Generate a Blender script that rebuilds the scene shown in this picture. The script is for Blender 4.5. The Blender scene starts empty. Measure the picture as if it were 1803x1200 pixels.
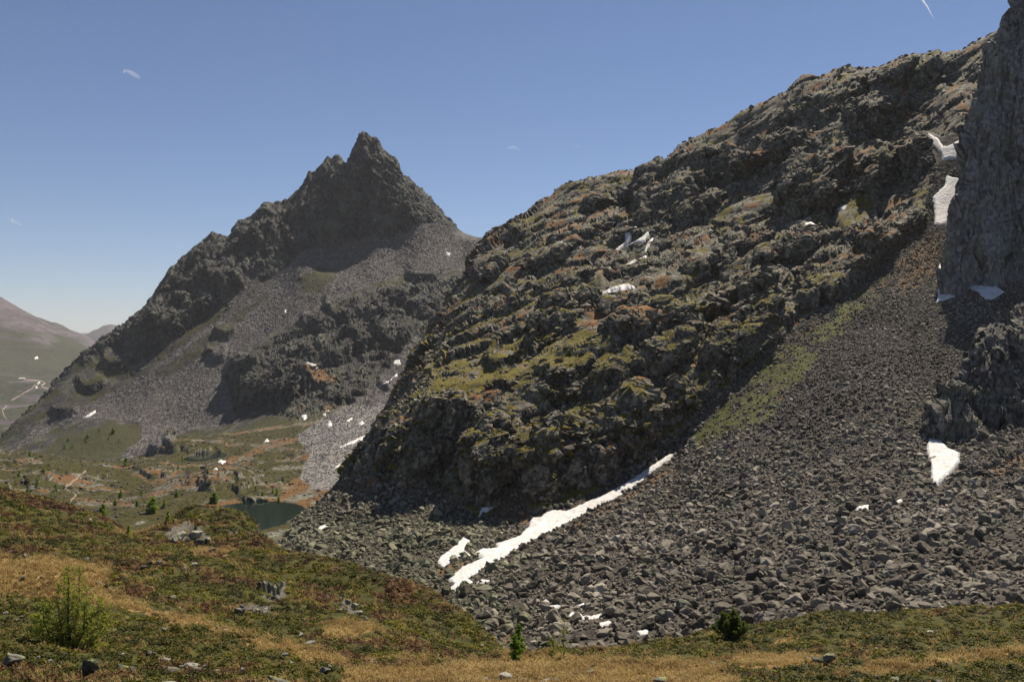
import bpy, bmesh, math, random, time
import numpy as np
from mathutils import Vector, Matrix, noise as mnoise
T0 = time.time()
random.seed(7)
RNG = np.random.default_rng(11)
SC = bpy.context.scene
COL = SC.collection

# ------------------------------------------------------------------ camera
F = 1561.0                      # focal length in pixels of the 1803 px wide photograph
CX, CY = 901.5, 600.0
cam = bpy.data.cameras.new('camera')
cam.sensor_width = 36.0
cam.lens = 36.0 * F / 1803.0
cam.clip_start = 0.5
cam.clip_end = 60000
camo = bpy.data.objects.new('camera', cam)
camo.rotation_euler = (math.radians(90), 0, 0)
COL.objects.link(camo)
SC.camera = camo

# ------------------------------------------------------------------ sky, sun, exposure
SUN_AZ, SUN_EL = math.radians(30), math.radians(53)      # azimuth to the right of the view direction
SUNDIR = Vector((math.sin(SUN_AZ) * math.cos(SUN_EL), math.cos(SUN_AZ) * math.cos(SUN_EL), math.sin(SUN_EL)))
world = bpy.data.worlds.new('World')
SC.world = world
world.use_nodes = True
wn = world.node_tree
bg = wn.nodes['Background']
skyt = wn.nodes.new('ShaderNodeTexSky')
skyt.sky_type = 'NISHITA'
skyt.sun_disc = False
skyt.sun_elevation = SUN_EL
skyt.sun_rotation = SUN_AZ
skyt.altitude = 2300
skyt.air_density = 1.0
skyt.dust_density = 0.35
skyt.ozone_density = 2.2
wb = wn.nodes.new('ShaderNodeMix'); wb.data_type = 'RGBA'; wb.blend_type = 'MULTIPLY'; wb.inputs[0].default_value = 1.0
wb.inputs[7].default_value = (0.985, 0.975, 1.05, 1)          # the photograph's white balance
wn.links.new(skyt.outputs[0], wb.inputs[6]); wn.links.new(wb.outputs[2], bg.inputs[0])
bg.inputs[1].default_value = 0.054
sun = bpy.data.lights.new('sun', 'SUN')
sun.energy = 5.0
sun.angle = math.radians(0.53)
sun.color = (1.0, 0.90, 0.75)
suno = bpy.data.objects.new('sun', sun)
suno.rotation_euler = SUNDIR.to_track_quat('Z', 'Y').to_euler()
suno.location = (60, 100, 400)
COL.objects.link(suno)
SC.view_settings.view_transform = 'Standard'
SC.view_settings.look = 'None'
SC.view_settings.exposure = 0.62
SC.view_settings.gamma = 1.0
SC.view_settings.use_curve_mapping = False
SC.render.engine = 'CYCLES'
SC.cycles.max_bounces = 5
SC.cycles.diffuse_bounces = 1
SC.cycles.volume_bounces = 0
SC.cycles.transparent_max_bounces = 12

# ------------------------------------------------------------------ numeric helpers
_r = np.random.default_rng(5)
PERM = np.concatenate([_r.permutation(256)] * 3).astype(np.int32)
GR = _r.normal(size=(256, 3)); GR /= np.linalg.norm(GR, axis=1)[:, None]; GR = GR.astype(np.float32)
JIT = _r.random((256, 3)).astype(np.float32)

def gnoise(p):
    """gradient noise at points p (n,3), about -1..1"""
    p = np.asarray(p, np.float32)
    i = np.floor(p); f = p - i; i = i.astype(np.int32) & 255
    u = f * f * f * (f * (f * 6 - 15) + 10)
    out = None
    for dx in (0, 1):
        wx = u[:, 0] if dx else 1 - u[:, 0]
        a = PERM[i[:, 0] + dx]
        for dy in (0, 1):
            wy = u[:, 1] if dy else 1 - u[:, 1]
            b = PERM[a + i[:, 1] + dy]
            for dz in (0, 1):
                wz = u[:, 2] if dz else 1 - u[:, 2]
                g = GR[PERM[b + i[:, 2] + dz] & 255]
                v = (g[:, 0] * (f[:, 0] - dx) + g[:, 1] * (f[:, 1] - dy) + g[:, 2] * (f[:, 2] - dz)) * (wx * wy * wz)
                out = v if out is None else out + v
    return out * 1.6

def fbm(p, octs=4, gain=0.5, lac=2.03):
    p = np.asarray(p, np.float32)
    a, s, tot = 1.0, 0.0, 0.0
    for k in range(octs):
        s = s + a * gnoise(p + 17.3 * k); tot += a
        p = p * lac; a *= gain
    return s / tot

def ridged(p, octs=4, gain=0.55, lac=2.07):
    p = np.asarray(p, np.float32)
    a, s, tot = 1.0, 0.0, 0.0
    for k in range(octs):
        s = s + a * (1 - 2 * np.abs(gnoise(p + 31.7 * k))); tot += a
        p = p * lac; a *= gain
    return s / tot

def worley(p):
    """F1, F2 and a cell value"""
    p = np.asarray(p, np.float32)
    i = np.floor(p).astype(np.int32); f = p - i
    f1 = np.full(len(p), 9.0, np.float32); f2 = f1.copy(); cid = np.zeros(len(p), np.int32); fac = np.zeros(len(p), np.float32)
    for dx in (-1, 0, 1):
        a = PERM[(i[:, 0] + dx) & 255]
        for dy in (-1, 0, 1):
            b = PERM[a + ((i[:, 1] + dy) & 255)]
            for dz in (-1, 0, 1):
                h = PERM[b + ((i[:, 2] + dz) & 255)] & 255
                j = JIT[h]
                ax, ay, az = j[:, 0] + dx - f[:, 0], j[:, 1] + dy - f[:, 1], j[:, 2] + dz - f[:, 2]
                d = ax * ax + ay * ay + az * az
                n = d < f1
                fac = np.where(n, ax * (j[:, 1] - 0.5) + ay * (j[:, 2] - 0.5) + az * (j[:, 0] - 0.5), fac)
                f2 = np.where(n, f1, np.minimum(f2, d))
                cid = np.where(n, h, cid)
                f1 = np.where(n, d, f1)
    return np.sqrt(f1), np.sqrt(f2), JIT[cid, 0], fac

def sstep(a, b, x):
    t = np.clip((x - a) / (b - a), 0, 1)
    return t * t * (3 - 2 * t)

class RBF:
    """height surveyed at scattered spots: photo column, photo row, distance -> row as a function of (column, log distance)"""
    def __init__(s, pts, c=0.25, smooth=0.0):
        P = np.array(pts, float)
        s.u = np.stack([P[:, 0] / 200.0, np.log(P[:, 2]) * 4.0], 1)
        s.c = c
        n = len(P)
        K = s.phi(np.linalg.norm(s.u[:, None] - s.u[None], axis=2)) + smooth * np.eye(n)
        A = np.zeros((n + 3, n + 3)); A[:n, :n] = K; A[:n, n] = 1; A[:n, n + 1:] = s.u; A[n, :n] = 1; A[n + 1:, :n] = s.u.T
        b = np.zeros(n + 3); b[:n] = P[:, 1]
        s.w = np.linalg.lstsq(A, b, rcond=None)[0]
    def phi(s, r):
        return np.sqrt(r * r + s.c * s.c)
    def grid(s, px, Y):
        """evaluate on the product grid px x Y, on a coarse lattice, then refined bilinearly"""
        cp = np.linspace(px[0], px[-1], 430); cl = np.linspace(math.log(Y[0]), math.log(Y[-1]), 220)
        U = np.stack(np.meshgrid(cp / 200.0, cl * 4.0, indexing='ij'), -1).reshape(-1, 2)
        out = np.empty(len(U)); n = len(s.u)
        for k in range(0, len(U), 8000):
            q = U[k:k + 8000]
            d = np.sqrt((q[:, None, 0] - s.u[None, :, 0]) ** 2 + (q[:, None, 1] - s.u[None, :, 1]) ** 2)
            out[k:k + 8000] = s.phi(d) @ s.w[:n] + s.w[n] + q @ s.w[n + 1:]
        G = out.reshape(len(cp), len(cl))
        fx = (px - cp[0]) / (cp[1] - cp[0]); ix = np.clip(fx.astype(int), 0, len(cp) - 2); fx = (fx - ix)[:, None]
        fy = (np.log(Y) - cl[0]) / (cl[1] - cl[0]); iy = np.clip(fy.astype(int), 0, len(cl) - 2); fy = (fy - iy)[None]
        return ((G[ix][:, iy] * (1 - fx) + G[ix + 1][:, iy] * fx) * (1 - fy) + (G[ix][:, iy + 1] * (1 - fx) + G[ix + 1][:, iy + 1] * fx) * fy)

def densify(pts, step):
    out = []
    for a, b in zip(pts[:-1], pts[1:]):
        n = max(1, int(abs(b[0] - a[0]) // step))
        for k in range(n):
            t = k / n
            out.append(tuple(a[i] * (1 - t) + b[i] * t for i in range(3)))
    out.append(tuple(pts[-1]))
    return out

def zpy(z, Y):                       # height -> photo row at that distance
    return CY - z / Y * F

def behind(pts, f, slope, extra=()):
    """points behind a crest: the ground falls away at the given slope"""
    out = []
    for (x, y, Y) in pts:
        z = (CY - y) / F * Y
        for ff in (f,) + tuple(extra):
            Yb = Y * ff
            out.append((x, zpy(z - slope * (Yb - Y), Yb), Yb))
    return out

def proj(V):
    V = V.reshape(-1, 3)
    return CX + V[:, 0] / V[:, 1] * F, CY - V[:, 2] / V[:, 1] * F

def poly_sd(poly, x, y):
    """signed distance (negative inside) from points to a polygon"""
    P = np.array(poly, float); d = np.full(x.shape, 1e18); ins = np.zeros(x.shape, bool)
    n = len(P)
    for k in range(n):
        ax, ay = P[k]; bx, by = P[(k + 1) % n]
        ex, ey = bx - ax, by - ay
        t = np.clip(((x - ax) * ex + (y - ay) * ey) / (ex * ex + ey * ey + 1e-9), 0, 1)
        d = np.minimum(d, (x - ax - t * ex) ** 2 + (y - ay - t * ey) ** 2)
        c = ((ay > y) != (by > y)) & (x < (bx - ax) * (y - ay) / (by - ay + 1e-12) + ax)
        ins ^= c
    d = np.sqrt(d)
    return np.where(ins, -d, d)

def inside(poly, x, y, soft=6.0):
    return sstep(soft, -soft, poly_sd(poly, x, y))

class Sheet:
    """a continuous ground sheet: columns fan out from the viewpoint, rows are spread so that steep faces get enough vertices"""
    def __init__(s, ctrl, px0, px1, ncol, Y0, Y1, nrow, zmod=None, c=0.25, nf=520, kappa=60.0, smooth=0.0):
        px = np.linspace(px0, px1, ncol)
        Y = np.exp(np.linspace(math.log(Y0), math.log(Y1), nf))
        pyb = RBF(ctrl, c, smooth).grid(px, Y)
        Z = (CY - pyb) / F * Y[None]
        X = (px[:, None] - CX) / F * Y[None]
        if zmod is not None:
            Z = zmod(X, np.broadcast_to(Y[None], X.shape), Z, np.broadcast_to(px[:, None], X.shape), pyb)
        py = CY - Z / Y[None] * F
        m = np.sqrt(np.diff(py, axis=1) ** 2 + (kappa * np.diff(np.log(Y))[None]) ** 2)
        k = 6                                              # even the row spacing out between neighbouring columns
        pad = np.pad(m, ((k, k), (0, 0)), mode='edge'); cs = np.cumsum(np.pad(pad, ((1, 0), (0, 0))), axis=0)
        m = (cs[2 * k + 1:] - cs[:-2 * k - 1]) / (2 * k + 1)
        cum = np.concatenate([np.zeros((ncol, 1)), np.cumsum(m, axis=1)], 1)
        s.V = np.empty((ncol, nrow, 3), np.float32); s.pyb = np.empty((ncol, nrow), np.float32)
        t = np.linspace(0, 1, nrow); fi = np.arange(nf)
        for i in range(ncol):
            q = np.interp(t * cum[i, -1], cum[i], fi)
            yy = np.interp(q, fi, Y)
            s.V[i, :, 0] = (px[i] - CX) / F * yy; s.V[i, :, 1] = yy
            s.V[i, :, 2] = np.interp(q, fi, Z[i]); s.pyb[i] = np.interp(q, fi, pyb[i])
        s.px = np.repeat(px[:, None], nrow, 1).astype(np.float32)
        s.nc, s.nr = ncol, nrow
    def normals(s):
        a = np.gradient(s.V, axis=0); b = np.gradient(s.V, axis=1)
        n = np.cross(a, b); n /= np.linalg.norm(n, axis=2)[..., None] + 1e-9
        return np.where(n[..., 2:3] < 0, -n, n)
    def displace(s, d, dirn=None):
        n = s.normals() if dirn is None else dirn
        s.V += (n * d[..., None]).astype(np.float32)
    def screen(s):
        x, y = proj(s.V)
        return x.reshape(s.nc, s.nr), y.reshape(s.nc, s.nr)
    def at(s, px, py, near=True):
        """the surface spot that is seen at a photo position"""
        x, y = s.screen()
        d = (x - px) ** 2 + (y - py) ** 2
        c = np.argwhere(d < max(d.min() + 9.0, 12.0))
        k = c[np.argmin(s.V[c[:, 0], c[:, 1], 1])] if near else np.unravel_index(np.argmin(d), d.shape)
        return Vector(s.V[k[0], k[1]].tolist())
    def height(s, X, Y):
        """ground height at plan positions"""
        i = (CX + X / Y * F - s.px[0, 0]) / (s.px[1, 0] - s.px[0, 0])
        i = np.clip(np.round(i).astype(int), 0, s.nc - 1)
        out = np.empty(len(X))
        for k in range(len(X)):
            out[k] = np.interp(Y[k], s.V[i[k], :, 1], s.V[i[k], :, 2])
        return out

def link(o, parent=None):
    COL.objects.link(o)
    if parent is not None:
        o.parent = parent
    return o

def mesh_np(name, V, quads, attrs=None, smooth=True):
    me = bpy.data.meshes.new(name)
    nv, nq = len(V), len(quads); k = quads.shape[1]
    me.vertices.add(nv); me.vertices.foreach_set('co', np.ascontiguousarray(V, np.float32).ravel())
    me.loops.add(nq * k); me.polygons.add(nq)
    me.polygons.foreach_set('loop_start', np.arange(0, nq * k, k, dtype=np.int32))
    me.loops.foreach_set('vertex_index', np.ascontiguousarray(quads, np.int32).ravel())
    me.polygons.foreach_set('use_smooth', np.full(nq, smooth, bool))
    me.update(calc_edges=True)
    for kname, a in (attrs or {}).items():
        if a.ndim == 1:
            at = me.attributes.new(kname, 'FLOAT', 'POINT'); at.data.foreach_set('value', np.ascontiguousarray(a, np.float32))
        else:
            at = me.attributes.new(kname, 'FLOAT_COLOR', 'POINT'); at.data.foreach_set('color', np.ascontiguousarray(a, np.float32).ravel())
    return me

def grid_quads(nc, nr):
    i = np.arange(nc * nr).reshape(nc, nr)
    return np.stack([i[:-1, :-1], i[1:, :-1], i[1:, 1:], i[:-1, 1:]], -1).reshape(-1, 4)

def sheet_object(name, sh, mat, attrs, facemask=None, smooth=True, kind='structure'):
    q = grid_quads(sh.nc, sh.nr)
    V = sh.V.reshape(-1, 3)
    if facemask is not None:
        q = q[facemask]
        used = np.unique(q); remap = np.full(len(V), -1, np.int64); remap[used] = np.arange(len(used))
        q = remap[q]; V = V[used]; attrs = {k: a[used] for k, a in attrs.items()}
    o = bpy.data.objects.new(name, mesh_np(name, V, q, attrs, smooth))
    o.data.materials.append(mat)
    if kind:
        o['kind'] = kind
    return link(o)

# ------------------------------------------------------------------ materials
def nt(m):
    m.use_nodes = True
    return m.node_tree

class NB:
    """small node-building helper"""
    def __init__(s, name):
        s.m = bpy.data.materials.new(name); s.t = nt(s.m)
        s.b = s.t.nodes['Principled BSDF']; s.out = s.t.nodes['Material Output']
        s.b.inputs['Specular IOR Level'].default_value = 0.2
        s.b.inputs['Roughness'].default_value = 0.9
        s.co = s.t.nodes.new('ShaderNodeTexCoord').outputs['Object']
    def n(s, kind, **kw):
        x = s.t.nodes.new(kind)
        for k, v in kw.items():
            setattr(x, k, v)
        return x
    def l(s, a, b):
        s.t.links.new(a, b)
    def noise(s, scale, detail=3, rough=0.55, co=None, dist=0.0):
        x = s.n('ShaderNodeTexNoise'); x.inputs['Scale'].default_value = scale; x.inputs['Detail'].default_value = detail
        x.inputs['Roughness'].default_value = rough; x.inputs['Distortion'].default_value = dist
        s.l(co or s.co, x.inputs['Vector'])
        return x.outputs['Fac']
    def voro(s, scale, feature='F1', out='Distance', co=None):
        x = s.n('ShaderNodeTexVoronoi'); x.feature = feature; x.inputs['Scale'].default_value = scale
        s.l(co or s.co, x.inputs['Vector'])
        return x.outputs[out]
    def ramp(s, fac, stops):
        x = s.n('ShaderNodeValToRGB'); e = x.color_ramp.elements
        while len(e) < len(stops):
            e.new(0.5)
        for k, (p, c) in enumerate(stops):
            e[k].position = p; e[k].color = c if len(c) == 4 else (*c, 1)
        s.l(fac, x.inputs[0])
        return x.outputs[0]
    def mix(s, fac, a, b, mode='MIX'):
        x = s.n('ShaderNodeMix'); x.data_type = 'RGBA'; x.blend_type = mode
        for sock, v in ((x.inputs[0], fac), (x.inputs[6], a), (x.inputs[7], b)):
            if hasattr(v, 'node'):
                s.l(v, sock)
            else:
                sock.default_value = v if not isinstance(v, tuple) else (v if len(v) == 4 else (*v, 1))
        return x.outputs[2]
    def attr(s, name, typ='GEOMETRY'):
        x = s.n('ShaderNodeAttribute'); x.attribute_name = name; x.attribute_type = typ
        return x
    def math(s, op, a, b=0.5):
        x = s.n('ShaderNodeMath'); x.operation = op
        for sock, v in ((x.inputs[0], a), (x.inputs[1], b)):
            if hasattr(v, 'node'):
                s.l(v, sock)
            else:
                sock.default_value = v
        return x.outputs[0]
    def bump(s, h, strength, dist):
        x = s.n('ShaderNodeBump'); x.inputs['Strength'].default_value = strength; x.inputs['Distance'].default_value = dist
        s.l(h, x.inputs['Height']); s.l(x.outputs[0], s.b.inputs['Normal'])
    def color(s, c):
        s.l(c, s.b.inputs['Base Color'])

def ground_material(name, s=1.0, rock=((0.045, 0.043, 0.042), (0.125, 0.118, 0.108), (0.20, 0.19, 0.17)),
                    scree=((0.07, 0.066, 0.064), (0.15, 0.14, 0.135), (0.26, 0.25, 0.24)),
                    green=((0.028, 0.032, 0.006), (0.062, 0.068, 0.010), (0.115, 0.108, 0.020)),
                    dry=((0.065, 0.034, 0.014), (0.155, 0.082, 0.032), (0.28, 0.165, 0.068)), bump=0.5, stretch=1.0):
    """mask attribute: red = living plants, green = dry grass and soil, blue = loose stones; the rest is bare rock"""
    k = NB(name)
    if stretch != 1.0:                  # streaks running down a wall
        mp = k.n('ShaderNodeMapping'); mp.inputs['Scale'].default_value = (1, 1, stretch); k.l(k.co, mp.inputs['Vector']); k.co = mp.outputs[0]
    mask = k.n('ShaderNodeSeparateColor'); k.l(k.attr('mask').outputs['Color'], mask.inputs[0])
    n1 = k.noise(0.9 / s, 5, 0.62); n2 = k.noise(0.16 / s, 4, 0.6); n3 = k.noise(3.2 / s, 3, 0.6)
    vo = k.voro(1.0 / s, 'F1', 'Color'); 
    vs = k.n('ShaderNodeSeparateColor'); k.l(vo, vs.inputs[0])
    rk = k.ramp(k.mix(0.5, k.mix(0.5, n1, n2), k.mix(0.45, n3, vs.outputs[1])), [(0.34, rock[0]), (0.48, rock[1]), (0.64, rock[2])])
    lich = k.ramp(n2, [(0.5, (0, 0, 0)), (0.62, (1, 1, 1))])
    rk = k.mix(k.math('MULTIPLY', lich, 0.35), rk, (0.15, 0.16, 0.10))
    sc = k.ramp(k.mix(0.6, n3, vs.outputs[0]), [(0.2, scree[0]), (0.5, scree[1]), (0.85, scree[2])])
    gr = k.ramp(k.mix(0.55, n1, n3), [(0.33, green[0]), (0.5, green[1]), (0.68, green[2])])
    dr = k.ramp(k.mix(0.55, n1, n3), [(0.33, dry[0]), (0.5, dry[1]), (0.7, dry[2])])
    def brk(a, amp):                    # break a mask edge up with fine noise
        t = k.math('ADD', a, k.math('MULTIPLY', k.math('SUBTRACT', n3, 0.5), amp))
        return k.ramp(t, [(0.36, (0, 0, 0)), (0.64, (1, 1, 1))])
    c = k.mix(brk(mask.outputs[2], 0.5), rk, sc)
    c = k.mix(brk(mask.outputs[1], 0.9), c, dr)
    c = k.mix(brk(mask.outputs[0], 0.9), c, gr)
    k.color(c)
    h = k.mix(0.5, n3, k.voro(1.6 / s, 'F1', 'Distance'))
    k.bump(h, bump, 0.35 * s)
    return k.m

def bumps(Z, Y, px, pyb, lst, amp=0.5, skew=0.0):
    """rock outcrops: steep lower front, flat top, given by column, foot row, half width, height in photo pixels"""
    Z = Z.copy()
    wob = gnoise(np.stack([px / 26.0, pyb / 26.0, 0 * px + 3.3], -1).reshape(-1, 3)).reshape(px.shape)
    wob2 = gnoise(np.stack([px / 11.0, pyb / 11.0, 0 * px + 9.3], -1).reshape(-1, 3)).reshape(px.shape)
    for (cx, fy, w, h) in lst:
        t = (fy - pyb - skew * (px - cx)) / h + 0.18 * wob + 0.10 * wob2
        u = (px - cx) / w + 0.18 * wob - 0.1 * wob2
        sh = sstep(0.0, 0.16, t - 0.35 * u * u) * sstep(1.5, 0.25, t) * sstep(1.05, 0.75, np.abs(u))
        Z = Z + sh * amp * h * Y / F
    return Z

def P3(X, Y, Z, s):
    return np.stack([X / s, Y / s, Z / s], -1).reshape(-1, 3)

# ------------------------------------------------------------------ the valley and the peak behind it
crest = [(-260, 960, 820), (-100, 862, 900), (0, 775, 960), (35, 740, 1000), (75, 700, 1040), (110, 660, 1080), (140, 632, 1105), (165, 610, 1130),
         (200, 582, 1155), (230, 560, 1180), (255, 540, 1195), (270, 524, 1205), (285, 500, 1220), (300, 480, 1240), (320, 455, 1255), (340, 440, 1265),
         (358, 424, 1280), (375, 413, 1290), (392, 416, 1290), (410, 414, 1300), (425, 400, 1305), (440, 390, 1310), (452, 372, 1320), (465, 362, 1330),
         (480, 360, 1330), (492, 363, 1330), (505, 352, 1335), (520, 344, 1340), (532, 328, 1345), (545, 311, 1350), (560, 302, 1355), (572, 286, 1360),
         (583, 287, 1360), (590, 281, 1360), (597, 279, 1362), (604, 284, 1362), (612, 280, 1360), (622, 268, 1358), (630, 254, 1356), (637, 246, 1355), (644, 247, 1355),
         (652, 252, 1356), (665, 254, 1357), (672, 262, 1358), (690, 276, 1360), (698, 288, 1362), (704, 303, 1365), (716, 311, 1370), (730, 325, 1375),
         (743, 338, 1382), (755, 350, 1390), (775, 372, 1405), (800, 396, 1430), (815, 408, 1440), (835, 416, 1450), (853, 423, 1460), (900, 428, 1480), (1000, 440, 1480), (1100, 440, 1480)]
valley = [(-260, 1060, 140), (0, 1080, 140), (350, 1110, 140), (650, 1110, 140), (900, 1100, 140),
          (0, 960, 190), (200, 985, 190), (350, 1000, 196), (420, 985, 200), (600, 1010, 190), (800, 1000, 190), (1100, 1000, 190),
          (340, 896, 262), (300, 905, 256), (400, 900, 262), (250, 890, 285), (150, 890, 290), (0, 872, 295), (-260, 860, 300), (-120, 866, 298),
          (480, 915, 250), (530, 912, 246), (600, 935, 235), (350, 880, 282), (430, 886, 272), (500, 890, 275), (560, 885, 300), (700, 900, 290), (900, 900, 290), (1100, 900, 290),
          (-260, 800, 400), (-120, 800, 400), (0, 812, 390), (60, 803, 412), (110, 806, 415), (170, 826, 400), (215, 850, 370), (240, 862, 350), (300, 850, 350), (290, 830, 400),
          (-100, 800, 620), (0, 810, 650), (100, 818, 600), (180, 822, 560), (250, 818, 560),
          (400, 842, 340), (450, 850, 330), (500, 862, 330), (360, 814, 478), (400, 806, 490), (330, 814, 478), (365, 795, 518), (390, 796, 515), (320, 797, 515),
          (300, 797, 540), (250, 808, 520), (270, 790, 570), (330, 775, 590), (400, 778, 570), (430, 790, 520), (480, 806, 470), (520, 850, 375), (460, 832, 400), (560, 840, 390), (620, 840, 385),
          (500, 780, 560), (450, 762, 640), (550, 790, 520), (620, 780, 530), (700, 760, 560), (800, 770, 560), (1000, 800, 560),
          (60, 800, 830), (130, 812, 780), (200, 803, 790), (-80, 870, 800), (180, 748, 905), (110, 765, 900), (250, 775, 860), (300, 768, 880), (350, 757, 880), (400, 748, 870), (450, 735, 840),
          (540, 738, 690), (600, 720, 700), (640, 700, 740), (700, 664, 830), (740, 650, 880), (800, 640, 900), (900, 640, 900), (1100, 640, 900), (680, 720, 680),
          (480, 715, 850), (560, 680, 830), (620, 650, 900),
          (400, 655, 1005), (300, 683, 995), (200, 718, 975), (100, 763, 935), (345, 700, 960), (250, 715, 960), (450, 620, 1030), (500, 640, 960),
          (450, 562, 1115), (500, 507, 1180), (540, 452, 1235), (600, 490, 1180), (650, 458, 1240), (690, 440, 1270), (740, 398, 1320), (700, 500, 1195), (620, 560, 1075), (560, 600, 1010), (560, 540, 1110), (530, 575, 1060), (620, 620, 960),
          (700, 580, 1000), (780, 485, 1220), (830, 445, 1340), (800, 562, 1050), (760, 630, 930), (900, 500, 1250), (1100, 520, 1250), (770, 430, 1320), (800, 425, 1390),
          (560, 437, 1268), (600, 430, 1272), (640, 424, 1278), (690, 415, 1290), (730, 386, 1322), (600, 350, 1306), (650, 330, 1318), (690, 345, 1322), (640, 290, 1336),
          (300, 590, 1100), (350, 570, 1120), (400, 535, 1150), (420, 500, 1185), (470, 455, 1235), (510, 420, 1270), (330, 520, 1190), (400, 455, 1240), (250, 620, 1085), (200, 655, 1060), (150, 695, 1020), (80, 745, 965), (20, 785, 925)]
vctrl = densify(crest, 9) + valley + behind(crest[::2], 1.10, 0.75, (1.35,))
VB = [(478, 716, 72, 74), (425, 690, 26, 50), (340, 803, 62, 38), (300, 800, 40, 26), (405, 878, 50, 54), (455, 892, 46, 48), (365, 868, 40, 40), (500, 885, 30, 30), (270, 842, 40, 30),
      (600, 572, 34, 40), (655, 562, 34, 32), (700, 540, 34, 34), (745, 500, 30, 32), (562, 590, 32, 36), (640, 622, 40, 42), (590, 640, 36, 40), (690, 612, 36, 40), (740, 560, 34, 40),
      (535, 640, 36, 30), (700, 690, 40, 24), (610, 716, 40, 34), (545, 690, 34, 26), (585, 812, 50, 22), (530, 808, 26, 18), (380, 640, 20, 30), (395, 600, 20, 26),
      (40, 858, 60, 34), (100, 870, 60, 26), (20, 822, 46, 26), (90, 834, 50, 22), (160, 845, 44, 20), (200, 868, 44, 20), (235, 886, 40, 18), (150, 878, 40, 18), (-80, 850, 80, 40),
      (300, 596, 40, 50), (205, 650, 26, 24), (160, 690, 26, 24), (345, 560, 40, 44), (395, 520, 40, 50), (450, 440, 40, 44), (115, 735, 24, 20)]
def vmod(X, Y, Z, px, pyb):
    Z = bumps(Z, Y, px, pyb, [b for b in VB if b[1] < 760], 0.42); Z = bumps(Z, Y, px, pyb, [b for b in VB if b[1] >= 760], 0.24)
    n = fbm(P3(X, Y, Z * 0, 90.0), 4).reshape(X.shape)
    n2 = fbm(P3(X, Y, Z * 0 + 9, 24.0), 3).reshape(X.shape)
    mount = sstep(780, 980, Y)
    knob = sstep(520, 760, Y) * sstep(520, 570, px) * sstep(490, 520, pyb) * sstep(860, 800, px)
    Z = Z + n * (2.5 + 3 * mount) + n2 * (2.1 * (1 - mount) + knob * 7.0) * sstep(270, 330, Y)
    # lake basins
    for (cx, cy, rx, ry, wz) in LAKES:
        e = ((X - cx) / rx) ** 2 + ((Y - cy) / ry) ** 2
        Z = np.where((e < 5.0) & (Y < cy), np.minimum(Z, wz + 0.5 + 0.1 * n2), Z)
        Z = np.where((e >= 1.0) & (e < 5.0), np.maximum(Z, wz + 0.15 + 0.25 * np.minimum(e - 1.0, 2.0)), Z)
        Z = np.where(e < 1.0, np.minimum(Z, wz - 1.5), Z)
    return Z
LAKES = [(-73.0, 247.0, 19.0, 22.0, -50.0), (-171.0, 497.0, 14.5, 19.0, -65.0)]
LAKES[0] = ((430 - CX) / F * 252, 252.0, 16.5, 24.0, -50.0)
LAKES[1] = ((362 - CX) / F * 497, 497.0, 10.5, 18.0, -65.0)
VS = Sheet(vctrl, -240, 1010, 800, 140, 2300, 620, vmod, c=0.10, nf=700)
print('valley base', time.time() - T0)

def rock_detail(sh, amt, sizes, zs=0.75, warp=0.5, steep=0.0, grain=None):
    """cellular, cracked rock relief of several sizes; amt 0..1 per vertex"""
    for k, (size, amp) in enumerate(sizes):
        V = sh.V.reshape(-1, 3); sel = np.flatnonzero(amt.ravel() > 0.01)
        q0 = V[sel]
        if grain is not None:                              # stretch the blocks along the grain of the rock
            g = np.array(grain[:3], np.float32); g /= np.linalg.norm(g)
            q0 = q0 - np.outer(q0 @ g, g) * (1 - 1 / grain[3])
        p = q0 / size * np.array([1, 1, zs], np.float32) + 50.0 * k
        w = np.stack([gnoise(p * 0.9 + 3), gnoise(p * 0.9 + 41), gnoise(p * 0.9 + 77)], 1)
        p = p + w * warp
        f1, f2, cid, fac = worley(p)
        d = np.zeros(len(V), np.float32)
        d[sel] = (0.2 - 0.22 * f1 * f1 - 0.5 * np.exp(-((f2 - f1) / 0.07) ** 2) + (cid - 0.5) * 1.05 + fac * 2.4) * amp
        d = d.reshape(sh.nc, sh.nr) * amt
        if steep: d = d * (1 + steep * sstep(0.75, 0.5, sh.normals()[..., 2]))
        sh.displace(d)

X, Y, Z = VS.V[..., 0], VS.V[..., 1], VS.V[..., 2]
px, py = VS.screen()
wx = fbm(P3(px, py, px * 0, 30.0), 3).reshape(px.shape) * 12; wy = fbm(P3(px, py, px * 0 + 5, 30.0), 3).reshape(px.shape) * 12
SCREE = [(545, 442), (600, 432), (640, 424), (700, 420), (745, 388), (800, 400), (852, 428), (830, 470), (790, 480), (720, 480), (660, 500), (600, 520), (560, 540), (520, 570),
         (480, 580), (450, 605), (420, 625), (402, 660), (405, 700), (420, 745), (330, 757), (250, 800), (215, 808), (250, 765), (250, 742), (170, 735), (110, 750), (50, 778), (15, 800), (60, 755), (130, 722), (200, 690),
         (250, 655), (300, 625), (350, 585), (420, 535), (480, 490), (530, 448)]
SCREE2 = [(560, 742), (640, 692), (690, 640), (720, 600), (745, 590), (760, 640), (700, 720), (640, 790), (640, 850), (560, 862), (525, 840), (545, 800), (520, 765)]
GULLY = [(432, 500), (455, 470), (462, 478), (425, 530), (405, 545), (415, 520)]
xs, ys = px + wx * 0.6, py + wy * 0.6
mscree = np.maximum(np.maximum(inside(SCREE, xs, ys, 5), inside(SCREE2, xs, ys, 6)), inside(GULLY, xs, ys, 3))
STREAK = [(262, 660), (340, 600), (420, 548), (470, 512), (480, 520), (420, 575), (375, 620), (330, 650), (290, 668)]
TONGUE = [(540, 482), (556, 462), (578, 470), (600, 478), (575, 505), (550, 518), (530, 512), (526, 500)]
DARK = [(58, 800), (110, 765), (180, 748), (250, 745), (248, 768), (215, 800), (150, 830), (90, 830)]
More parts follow.
